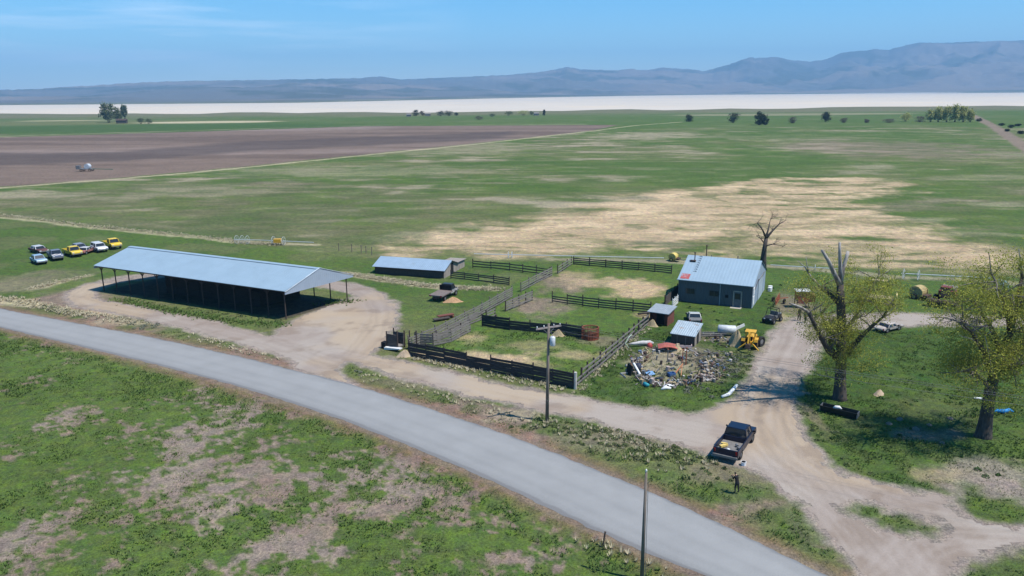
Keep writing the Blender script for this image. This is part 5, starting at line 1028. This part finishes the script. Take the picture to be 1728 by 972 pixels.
for i, (x, y, w_) in enumerate(((722,196,3.5),(690,197,3),(905,195,3))):
    g = G(x, y); t = thing('farmhouse', ('tiny pale farmhouse between the leftmost trees of the central farm', 'tiny pale farmhouse left of the central farm trees', 'tiny pale farmhouse near the narrow tree of the central farm')[i], 'house', g, .1, 'far farmhouses'); MB().bb((-w_, -3, 0), (w_, 3, 2.6)).build('wall', M_wwood, t); MB().prism([(-3.4, 2.6), (0, 4.2), (3.4, 2.6)], -w_-.4, w_+.4, 'x').build('roof', M_gboard, t)
# ---------------------------------------------------------------- people
def person(label, px, top_m, leg_m, yaw, lean=0.0, arm='down', h=1.75, head_fwd=0.0):
    g = G(*px); t = thing('person', label, 'person', g, yaw, None, h/1.75)
    V = {}; E_ = []; Rr = {}
    def a(n, x, y, z, r_, par=None):
        V[n] = (x, y, z); Rr[n] = r_
        if par: E_.append((par, n))
    k = lean
    a('pel', 0, 0, .98, .14); a('belly', .05*k*3, 0, 1.13, .135, 'pel'); a('chest', .12*k*3, 0, 1.32, .155, 'belly'); a('neck0', .17*k*3, 0, 1.47, .075, 'chest'); a('neck', .19*k*3+head_fwd*.4, 0, 1.53, .06, 'neck0'); a('head0', .2*k*3+head_fwd, 0, 1.60, .088, 'neck'); a('head1', .2*k*3+head_fwd*1.1, 0, 1.69, .092, 'head0')
    for s_, f in ((1, 'l'), (-1, 'r')):
        a('hip'+f, 0, s_*.09, .90, .11, 'pel'); a('knee'+f, .03+.05*s_, s_*.12, .50, .07, 'hip'+f); a('ank'+f, -.02+.06*s_, s_*.13, .09, .045, 'knee'+f); a('toe'+f, .15+.06*s_, s_*.15, .04, .04, 'ank'+f)
        sx = .15*k*3; a('sh'+f, sx, s_*.19, 1.42, .07, 'chest')
        if arm == 'phone': el = (sx+.06, s_*.25, 1.15); wr_ = (sx+.30, s_*.10, 1.28)
        elif arm == 'hip': el = (sx-.05, s_*.33, 1.16); wr_ = (sx+.05, s_*.2, 1.0)
        else: el = (sx+.0, s_*.25, 1.14); wr_ = (sx+.08, s_*.26, .89)
        a('el'+f, *el, .048, 'sh'+f); a('wr'+f, *wr_, .03, 'el'+f)
        dv = (Vector(wr_)-Vector(el)).normalized(); sd = Vector((0, 0, 1)).cross(dv); sd = (sd if sd.length > .1 else Vector((1, 0, 0))).normalized(); pm_ = Vector(wr_)+dv*.07; a('palm'+f, *pm_, .03, 'wr'+f)
        for j, (o_, l_) in enumerate(((-.03, .06), (-.01, .075), (.01, .07), (.03, .055))):
            p1_ = pm_+sd*o_+dv*.03; p2_ = p1_+dv*l_*.5; p3_ = p2_+dv*l_*.3-Vector((0, 0, .02)); a('f%d1%s' % (j, f), *p1_, .009, 'palm'+f); a('f%d2%s' % (j, f), *p2_, .008, 'f%d1%s' % (j, f)); a('f%d3%s' % (j, f), *p3_, .007, 'f%d2%s' % (j, f))
        p1_ = Vector(wr_)+dv*.03-sd*.045; a('th'+f, *p1_, .01, 'wr'+f); p1_ = p1_+dv*.04-sd*.01; a('th2'+f, *p1_, .008, 'th'+f)
    names = list(V); me = bpy.data.meshes.new('body'); me.from_pydata([V[n] for n in names], [(names.index(p), names.index(c)) for p, c in E_], []); me.update()
    o = bpy.data.objects.new('body', me); COL.objects.link(o); o.parent = t
    sm = o.modifiers.new('skin', 'SKIN')
    for i, n in enumerate(names): me.skin_vertices[0].data[i].radius = (Rr[n], Rr[n]*(.8 if n in ('chest', 'belly', 'pel') else 1)); me.skin_vertices[0].data[i].use_root = (n == 'pel')
    ss = o.modifiers.new('sub', 'SUBSURF'); ss.levels = 1; ss.render_levels = 2
    # one skin surface; cloth and skin are told apart by height bands of the body
    dg = bpy.context.evaluated_depsgraph_get(); ev = bpy.data.meshes.new_from_object(o.evaluated_get(dg)); o.modifiers.clear(); o.data = ev; bpy.data.meshes.remove(me); ev.name = 'body'; ev.materials.clear()
    hx, hz = V['head0'][0], 1.55
    for m_ in (top_m, leg_m, mat('bare skin', (.38,.22,.15), .6), mat('dark hair', (.02,.015,.012), .8), M_black): ev.materials.append(m_)  # skin has its own base colour
    for p in ev.polygons:
        c = p.center; i = 0 if c.z > .98 else 1
        if c.z > 1.5: i = 2
        if c.z > 1.66 or (c.z > 1.56 and c.x < hx-.02): i = 3
        if c.z < .12: i = 4
        for f in 'lr':
            if (c-Vector(V['palm'+f])).length < .12 or (c-Vector(V['wr'+f])).length < .04: i = 2
        p.material_index = i; p.use_smooth = True
    fx = V['head0'][0]+.083
    fc = MB(); fc.tube([(fx-.01, 0, 1.655), (fx+.022, 0, 1.625), (fx-.01, 0, 1.615)], [.008, .014, .006], 6)
    fc.build('nose', mat('bare skin', (.38,.22,.15)), t, True); MB().box((fx, .03, 1.655), (.012, .022, .01)).box((fx, -.03, 1.655), (.012, .022, .01)).build('eyes', M_black, t); MB().box((fx-.004, 0, 1.588), (.012, .045, .008)).build('mouth', mat('lip', (.3,.1,.08)), t)
    for s_ in (-1, 1): MB().box((fx-.085, s_*.092, 1.64), (.035, .014, .06)).build('ear', mat('bare skin', (.38,.22,.15)), t)
    return t
dkj = mat('black jacket', (.012,.012,.014), .85); dkt = mat('dark trousers', (.02,.021,.026), .85)
pp = person('person in black clothes standing in the verge near the pickup, looking down at their hands', (1243, 832), dkj, dkt, math.radians(120), .35, 'phone', 1.6, .07)
def at_person(p, x, y, z): return p.matrix_basis @ Vector((x, y, z)) if False else Matrix.LocRotScale(p.location, p.rotation_euler, p.scale) @ Vector((x, y, z))
tag(MB().box((0, 0, 0), (.02, .16, .12), R(120)).build('handheld_controller', M_black, None, loc=at_person(pp, .56, 0, 1.27)), 'small black controller held by the person in the verge', 'controller')
person('person in dark clothes standing under the left bare limb of the cottonwood', (1348, 541), dkj, dkt, R(-60), .05, 'down', 1.8)
person('person in dark clothes with lighter top standing right of the other under the cottonwood', (1358.5, 545), mat('faded grey shirt', (.10,.11,.10), .85), dkt, R(200), .05, 'hip', 1.78)
# ---------------------------------------------------------------- odds and ends
def one(name, label, cat, mb, m, px, rz=0, smooth=False, group=None, dz=0):
    o = mb.build(name, m, None, smooth); o.location = G(*px)+Vector((0, 0, dz)); o.rotation_euler = (0, 0, rz); return tag(o, label, cat, group)
M_blue = mat('blue plastic', (.05,.12,.28), .5); M_cyan = mat('bright blue tarp', (.02,.22,.50), .6)
one('bucket', 'small white bucket in the grass behind the black pickup', 'bucket', MB().tube([(0, 0, 0), (0, 0, .3), (0, 0, .3), (0, 0, .05)], [.17, .21, .18, .16], 12), mat('bright white plastic', (.8,.8,.8), .5, var=.03), (1254.5, 785))
pa, pb = G(1218, 672), G(1243, 653); one('white_pipe', 'long white pipe lying in the grass at the edge of the dirt drive', 'pipe', MB().tube([(0, 0, .15), (.8, .5, .2), tuple(pb-pa+Vector((0, 0, .16)))], [.13, .17, .16], 10), M_white, (1218, 672), 0, True)
ga, gb = G(1383, 694), G(1446, 709); t = thing('feed_trough', 'long black feed trough lying in the grass below the first cottonwood', 'trough', ga, dirn(ga, gb)); Lt = (gb-ga).length
MB().prism([(0, .1), (-.12, .62), (-.06, .62), (.05, .16), (.6, .16), (.7, .62), (.76, .62), (.66, .1)], 0, Lt, 'x').build('tub', mat('black rubber tub', (.014,.017,.016), .6), t); MB().bb((0, -.1, .11), (.05, .74, .62)).bb((Lt-.05, -.1, .11), (Lt, .74, .62)).build('end_plate', M_steel, t)
for u in (.4, Lt-.5): MB().bb((u, 0, -.02), (u+.1, .65, .1)).build('leg', M_dkmetal, t)
one('white_sack', 'white sack resting on the rim of the black feed trough', 'sack', MB().tube([(-.3, 0, .0), (-.1, 0, .12), (.2, 0, .13), (.42, 0, .0)], [.05, .16, .15, .04], 8), M_white, (1411, 698), -.3, True, dz=.5)
one('blue_tarp', 'bright blue tarp bundle on the grass right of the leaning cottonwood trunk', 'tarp', MB().tube([(-.9, 0, .1), (-.5, .1, .22), (.1, -.1, .2), (.6, .05, .25), (1.0, 0, .1)], [.06, .16, .2, .16, .06], 8), M_cyan, (1692, 697), .1, True)
one('white_board', 'small white board in the grass left of the leaning cottonwood', 'board', MB().box((0, 0, .06), (.8, .25, .08), -.2), M_white, (1652, 673))
for i, (x, y, s_) in enumerate(((1500,716,.3),(1545,725,.35),(1568,718,.25),(1603,707,.28),(1590,748,.22),(1518,708,.3))):
    one('rock', ('pale rock nearest the black feed trough', 'largest pale rock in the shade of the leaning cottonwood', 'flat pale rock right of the largest one in the shade', 'grey rock close to the leaning trunk shade', 'small rock at the lower edge of the tree shade', 'rock above the one beside the feed trough')[i], 'rock', MB().tube([(0, 0, -.05), (0, 0, s_*.3), (0, 0, s_*.7)], [s_, s_*.9, s_*.3], 7), mat('brown field rock', (.17,.14,.11), .9, bump=.05), (x, y), i, False, 'rocks between the cottonwoods')
# scrap ring
def px_of(cx, cy, a, kx, ky): return cx+math.cos(a)*kx, cy+math.sin(a)*ky
one('boat_hull', 'white and red long shell lying at the upper left of the scrap ring', 'shell', MB().tube([(-1.5, 0, .3), (-.9, 0, .32), (.2, 0, .38), (1.1, 0, .36), (1.5, 0, .3)], [.04, .16, .26, .26, .1], 10), mat('dull white shell', (.46,.44,.42), .6), (1081, 584), .1, True)
one('red_tank', 'red rounded tank end beside the white shell on the scrap ring', 'tank', MB().tube([(0, 0, 0), (0, 0, .35), (0, 0, .6), (0, 0, .7)], [.3, .34, .24, .05], 12), mat('faded red paint', (.36,.06,.05), .5), (1096, 588), 0, True)
one('bent_pole', 'pale green bent pole leaning at the tip of the white shell', 'pole', MB().tube([(0, 0, 0), (-.4, 0, .5), (0, .4, 1.1), (.4, .8, 1.3)], .06, 6), mat('pale green paint', (.35,.42,.33), .6), (1061, 587))
hd = MB()
for i in range(7):
    for j in range(6): u, v_ = i/6, j/5; hd.V.append(((u-.5)*2.1, (v_-.5)*1.6, .75+.45*math.cos((u-.5)*2.6)*math.cos((v_-.5)*1.8)-.25))
for i in range(6):
    for j in range(5): k = i*6+j; hd.F.append((k, k+1, k+7, k+6))
k0 = len(hd.V); hd.V += [(x, y, z-.06) for x, y, z in hd.V[:k0]]; hd.F += [tuple(q+k0 for q in f[::-1]) for f in hd.F[:30]]
one('car_hood', 'faded red rusty car hood tilted over the top of the scrap ring', 'car hood', hd, mat('sunburnt red paint', (.36,.10,.07), .6, 0, .25, 2), (1126, 593), -.1)
one('trough', 'pale pink trough standing in front of the tin roof shed', 'trough', MB().bb((-.8, -.25, .3), (.8, .25, .38)).bb((-.8, -.25, .38), (-.74, .25, .6)).bb((.74, -.25, .38), (.8, .25, .6)).bb((-.8, -.3, .3), (.8, -.251, .6)).bb((-.6, -.1, 0), (-.5, .1, .3)).bb((.5, -.1, 0), (.6, .1, .3)), mat('faded pink metal', (.55,.42,.40), .6), (1155, 590), -.15)
one('white_pipe', 'short white pipe leaning against dark panels at the left of the scrap ring', 'pipe', MB().tube([(0, .5, .9), (.5, -.6, .1)], .13, 10), M_white, (1070, 630))
one('black_sheet', 'dark upright sheet at the left edge of the scrap ring', 'panel', MB().box((0, 0, .5), (.1, 1.1, 1.0), .3, 0, .2), M_black, (1062, 631))
one('dark_drum', 'dark oil drum just right of the leaning white pipe', 'drum', MB().tube([(0, 0, 0), (0, 0, .85)], .3, 12), mat('navy drum', (.03,.035,.06), .6), (1077, 627), 0, True)
one('blue_crate', 'blue plastic crate near the centre bottom of the scrap ring', 'crate', MB().bb((-.35, -.25, 0), (.35, .25, .06)).bb((-.35, -.25, .06), (-.31, .25, .35)).bb((.31, -.25, .06), (.35, .25, .35)).bb((-.31, -.25, .06), (.31, -.21, .35)).bb((-.31, .21, .06), (.31, .25, .35)), M_blue, (1133, 634), .4)
one('blue_sheet', 'small pale blue sheet in the lower left of the scrap ring', 'sheet', MB().box((0, 0, .2), (.9, .6, .04), .4, .3), mat('pale blue sheet', (.15,.28,.45), .6), (1097, 633))
one('teal_tub', 'teal tub lying on the grass below the scrap ring', 'tub', MB().tube([(0, -.3, .2), (0, .3, .2)], .2, 10), mat('teal plastic', (.03,.25,.3), .5), (1090, 652), .5, True)
one('white_sacks', 'pale sacks piled at the very bottom of the scrap ring', 'sacks', MB().tube([(-.5, 0, .12), (0, .1, .2), (.5, 0, .12)], [.1, .2, .1], 7).tube([(-.1, .4, .15), (.5, .5, .22), (.9, .4, .12)], [.1, .18, .1], 7), M_white, (1124, 658), .2, True)
for i, (x, y, hh) in enumerate(((1157,617,2.0),(1151,611,1.4),(1126,612,1.5))): 
    t = thing('iron_post', ('tall rusty iron post rising from the scrap ring', 'shorter rusty post just left of the tall one', 'thin grey post near the centre of the scrap ring')[i], 'post', G(x, y), 0, 'posts in the scrap ring'); MB().bar((0, 0, -.1), (.05, 0, hh), .09).build('shaft', M_rust if i < 2 else M_steel, t); MB().box((.05, 0, hh), (.16, .16, .04)).build('cap', M_rust, t)
for i, (x, y, a) in enumerate(((1146,628,.9),(1150,632,1.3),(1178,610,-.1),(1088,620,.6))): one('orange_plank', ('orange plank leaning beside the blue crate', 'second orange plank crossing the first by the blue crate', 'tan plank lying right of the tall rusty post', 'brown plank inside the left side of the scrap ring')[i], 'plank', MB().bar((-.8, 0, .15), (.8, 0, .7), .06, .16), mat('orange plank', (.45,.20,.10), .8) if i < 2 else M_hay, (x, y), a, group='planks in the scrap ring')
for i, (x, y) in enumerate(((1205,568),(1200,571))): one('ladder_rack', ('grey metal rack lying right of the tin roof shed', 'lower grey metal rack beside the tin roof shed')[i], 'rack', MB().bar((-1.4, 0, .3), (1.4, 0, .35), .1).bar((-1.4, .6, .3), (1.4, .6, .35), .1).bar((-1.2, 0, .3), (-1.2, .6, .3), .08).bar((0, 0, .3), (0, .6, .3), .08).bar((1.2, 0, .3), (1.2, .6, .3), .08).bar((-1.2, .3, 0), (-1.2, .3, .3), .1).bar((1.2, .3, 0), (1.2, .3, .3), .1), M_gboard if i else M_steel, (x, y), -.06)
tk = thing('white_tank', 'white horizontal tank left of the yellow tractor', 'tank', G(1226, 566), -.25); MB().tube([(-1.05, 0, .75), (-.95, 0, .75), (.95, 0, .75), (1.05, 0, .75)], [.3, .5, .5, .3], 14).build('vessel', mat('dull white tank', (.5,.52,.52), .5), tk, True); MB().bb((-.8, -.4, 0), (-.6, .4, .4)).bb((.6, -.4, 0), (.8, .4, .4)).build('cradle', M_steel, tk)
one('white_board', 'narrow white board propped between the white tank and yellow tractor', 'board', MB().bar((-.8, 0, .7), (.8, .2, 1.2), .06, .35), M_white, (1246, 566), .2)
tg = thing('tyre', 'big worn tyre leaning in weeds at the right side of the yellow tractor', 'tyre', G(1284, 584), .7); MB().wheel((0, 0, .55), .6, .35, 16).build('tread', M_tyre, tg); MB().tube([(0, -.1, .55), (0, .1, .55)], .3, 10).build('rim', M_steel, tg)
for i, (x, y) in enumerate(((745,541),(752,538))): one('old_board_pile', ('brown boards piled beside the long alley fence', 'red-brown sheet on top of the boards by the alley fence')[i], 'boards', MB().box((0, 0, .3+.2*i), (2.2, .6, .12), .4).box((.2, .3, .15), (1.8, .5, .2), .5), M_dwood if i == 0 else M_redwood, (x, y), .1)
tb = MB()
for i in range(9): a = i*.7; tb.tube([(math.cos(a)*.9*k/6, math.sin(a)*1.6*k/6, .2+.9*math.sin(k/6*3.0)) for k in range(7)], .05, 5, False)
one('tangled_hose', 'pale teal tangle of irrigation hose behind the leaning cottonwood', 'hose', tb, mat('pale teal hose', (.35,.50,.46), .6), (1688, 486))
one('orange_wreck', 'dark log lying beside the tan patch in front of the right rail fence', 'log', MB().tube([(-.8, 0, .2), (.8, .3, .25)], [.16, .14], 8), M_bark, (1087, 532), 0, True)
# loose scrap nobody could count
rng = random.Random(11); cols = [mat('dull white scrap', (.42,.39,.35), .7), M_gboard, mat('brown rusty scrap', (.16,.09,.06), .85), M_dkmetal, M_steel, M_wwood, M_hay, M_wwood, M_hay, mat('dusty pink scrap', (.34,.27,.24), .8), mat('blue scrap', (.10,.14,.22), .7), M_dkmetal, mat('pale scrap', (.42,.40,.37), .8)]
sets = [MB() for _ in cols]
def scrap(x, y, s_=1.0):
    s_ *= .72
    g = G(x, y); m = sets[min(len(cols)-1, int(rng.random()**1.0*len(cols)))]; k = rng.random()
    if k < .4: m.box(g+Vector((0, 0, .1*s_)), (rng.uniform(.15, .6)*s_, rng.uniform(.1, .4)*s_, rng.uniform(.05, .35)*s_), rng.uniform(0, 6), rng.uniform(-.6, .6), rng.uniform(-.4, .4))
    elif k < .8: a = rng.uniform(0, 6); l = rng.uniform(.4, 1.3)*s_; m.bar(g+Vector((0, 0, .08)), g+Vector((math.cos(a)*l, math.sin(a)*l, rng.uniform(.05, .5))), rng.uniform(.04, .12), rng.uniform(.03, .14))
    else: m.tube([tuple(g+Vector((0, 0, 0))), tuple(g+Vector((rng.uniform(-.1, .1), 0, rng.uniform(.2, .5))))], rng.uniform(.08, .22), 8)
for _ in range(430):
    a = rng.uniform(0, 6.283); q = rng.gauss(1, .13); x, y = px_of(1133, 620, a, 62*q, 29*q)
    if math.sin(a) < -.2 and rng.random() < .3: continue
    scrap(x, y)
for _ in range(90): scrap(rng.gauss(1200, 14), rng.gauss(632, 8), .8)
for _ in range(40): scrap(rng.gauss(1215, 10), rng.gauss(605, 5), .8)
for _ in range(50): scrap(rng.gauss(1135, 30), rng.gauss(612, 12), .7)
for _ in range(30): scrap(rng.gauss(1222, 16), rng.gauss(575, 4), .8)
all_ = MB(); mats = []; midx = []
for i, s_ in enumerate(sets):
    k = len(all_.V); all_.V += [tuple(v) for v in s_.V]; all_.F += [tuple(q+k for q in f) for f in s_.F]; midx += [i]*len(s_.F)
o = link_mesh('scrap_litter', all_.V, all_.F)
for m_ in cols: o.data.materials.append(m_)
o.data.polygons.foreach_set('material_index', midx); tag(o, 'ring-shaped litter of countless small scrap pieces in the grass', None, None, 'stuff')
# ---------------------------------------------------------------- grass tufts, dry grass and weeds
def tufts(name, label, pts, hgt, wid, blades, m, seed, z0=None, splay=.5):
    rng = np.random.RandomState(seed); n = len(pts); p = np.repeat(pts, blades, 0); N_ = len(p); hh = hgt*rng.uniform(.5, 1.3, (n, 1)); hh = np.repeat(hh, blades, 0)*rng.uniform(.7, 1.1, (N_, 1)); a = rng.uniform(0, 6.283, N_)
    off = np.stack([np.cos(a), np.sin(a)], -1)*hh*rng.uniform(.1, .5, (N_, 1)); d = np.stack([np.cos(a), np.sin(a)], -1); nrm_ = np.stack([-d[:, 1], d[:, 0]], -1); w_ = wid*rng.uniform(.6, 1.3, (N_, 1))
    z = np.zeros((N_, 1)); v0 = np.hstack([p+off*.5-nrm_*w_, z-.04]); v1 = np.hstack([p+off*.5+nrm_*w_, z-.04]); v2 = np.hstack([p+off+d*hh*splay+nrm_*w_*.3, hh]); 
    v = np.stack([v0, v1, v2], 1).reshape(-1, 3); q = np.arange(3*N_).reshape(-1, 3); o = np_mesh(name, v, q, m); tag(o, label, None, None, 'stuff'); return o
rs = np.random.RandomState(21)
M_tuft = mat('fresh grass blades', (.085,.140,.032), .85, 0, .3, .5, col2=(.135,.165,.05), thr=.5, spec=.2); M_dry = mat('dead grass blades', (.42,.37,.25), .9, 0, .25, .4, spec=.1); M_weed = mat('dull weed leaves', (.13,.155,.062), .9, 0, .3, .6, col2=(.19,.185,.10), spec=.1); M_sage = mat('grey sage twigs', (.16,.165,.12), .9, 0, .3, .6, spec=.1)
def along(pts, n, wd):
    L_ = resample(gp(pts), n*2); L_ = L_[rs.randint(0, len(L_), n)]; return L_+rs.normal(0, 1, (n, 2))*wd
def sample(poly, n):
    P_ = np.array(poly); lo = P_.min(0); hi = P_.max(0); p = rs.uniform(lo, hi, (n, 2)); return p[sdf(poly, p[:, 0], p[:, 1]) < 0]
vis = gp([(-60,560),(1800,560),(1800,1010),(-60,1010)])
p = sample(vis, 150000); dist = np.hypot(p[:, 0], p[:, 1])
cc, gmk, dd, rd = ground_color(p[:, 0], p[:, 1]); gr = (cc[:, 1] > cc[:, 0]*1.12) & (dd > .5) & (rd > .8)
clump = fbm(p[:, 0], p[:, 1], 1.3, 200, 3)
inb = np.zeros(len(p), bool)
k = gr & (clump > .46); pg = p[k]; print('tufts', len(pg))
tufts('grass_tufts', 'countless short green grass tufts over the near fields and verges', pg[:42000], .16, .035, 4, M_tuft, 1)
strip = np.concatenate([along([(200,505),(300,527),(400,543),(480,549)], 900, .6), along([(545,512),(600,508)], 120, .7)])
tufts('shelter_grass', 'strip of taller green grass along the front of the open shelter', strip, .3, .05, 6, M_tuft, 7)
k = (~gr) & (dd > 1.3) & (rd > .7) & (clump > .5); pk_ = p[k][:9000]
tufts('weed_sprigs', 'sparse small dull weeds on the bare soil patches', pk_, .11, .03, 3, M_weed, 2)
dry = np.concatenate([along([(-60,351),(0,363),(150,381),(300,396),(400,407)], 1300, .7), along([(400,408),(470,413)], 260, .9), along([(578,462),(640,470),(700,480),(760,486),(840,488)], 1200, .6), along([(-60,500),(40,507),(90,522),(180,535),(240,545)], 600, .7), along([(55,487),(95,477),(150,466)], 220, .5),
                      along([(620,630),(760,668),(880,700),(950,722)], 130, 1.1), along([(700,604),(900,646),(960,660)], 220, .5), along([(975,660),(1050,590),(1090,555)], 160, .4), along([(1000,898),(1100,940),(1180,972)], 40, 1.2), along([(340,566),(440,590),(480,600)], 200, 1.0), along([(990,720),(1100,752),(1180,775)], 200, 1.6)])
dry = dry[(dirt_sd(dry[:, 0], dry[:, 1]) > .5) & (sdf(road_poly, dry[:, 0], dry[:, 1]) > .6)]
tufts('dry_grass', 'pale dead grass standing in strips along fences, ditches and road edges', dry, .26, .04, 12, M_dry, 3, splay=.6)
wd = np.concatenate([along([(955,712),(1040,735),(1120,755),(1190,778)], 230, 1.7), along([(1350,660),(1352,720),(1385,780),(1450,812),(1580,845)], 70, .8), along([(250,536),(300,545)], 12, .7), along([(1250,600),(1280,640)], 60, 1.5), along([(480,545),(300,520)], 40, .5)])
wd = wd[(dirt_sd(wd[:, 0], wd[:, 1]) > .3) & (sdf(road_poly, wd[:, 0], wd[:, 1]) > .6)]
def bushes(name, label, pts, s_, m, seed):
    rng_ = np.random.RandomState(seed); n = len(pts); sc = rng_.uniform(.5, 1.3, n)*s_; per = 60; c = np.repeat(np.hstack([pts, np.zeros((n, 1))]), per, 0); S = np.repeat(sc, per)[:, None]
    u = rng_.normal(0, 1, (n*per, 3)); u /= np.linalg.norm(u, axis=1)[:, None]; u[:, 2] = np.abs(u[:, 2])*.75; v, q = leaf_cards([(0, 0, 0)], n*per, (0, 0, 0), .075, seed)
    v = v.reshape(-1, 4, 3)+(c+u*S*rng_.uniform(.6, 1, (n*per, 1)))[:, None, :]; o = np_mesh(name, v.reshape(-1, 3), q, m); tag(o, label, None, None, 'stuff')
bushes('verge_weeds', 'scattered low dark weed clumps on the verge between lane and road', wd, .26, M_weed, 31)
sg = np.concatenate([along([(225,548),(262,552)], 14, .8), along([(560,620),(600,632)], 6, .6), along([(1135,608),(1180,612)], 14, 1.0), along([(1180,600),(1255,640)], 90, 2.2), along([(1100,640),(1180,650)], 30, 1.2)]); sg = sg[dirt_sd(sg[:, 0], sg[:, 1]) > .3]
bushes('sage_clumps', 'grey sage and dead weed clumps in ditches and round the scrap ring', sg, .32, M_sage, 32)
yd = np.concatenate([sample(yard, 420), sample(rightyard, 450)])
yd = yd[dirt_sd(yd[:, 0], yd[:, 1]) > .5]
yd = yd[(fbm(yd[:, 0], yd[:, 1], 3, 210, 3) > .5)]
bushes('lush_weeds', 'dark lush weeds in clumps through the yard and under the cottonwoods', yd, .26, mat('lush weed leaves', (.055,.105,.028), .85, 0, .3, .6, spec=.15), 33)
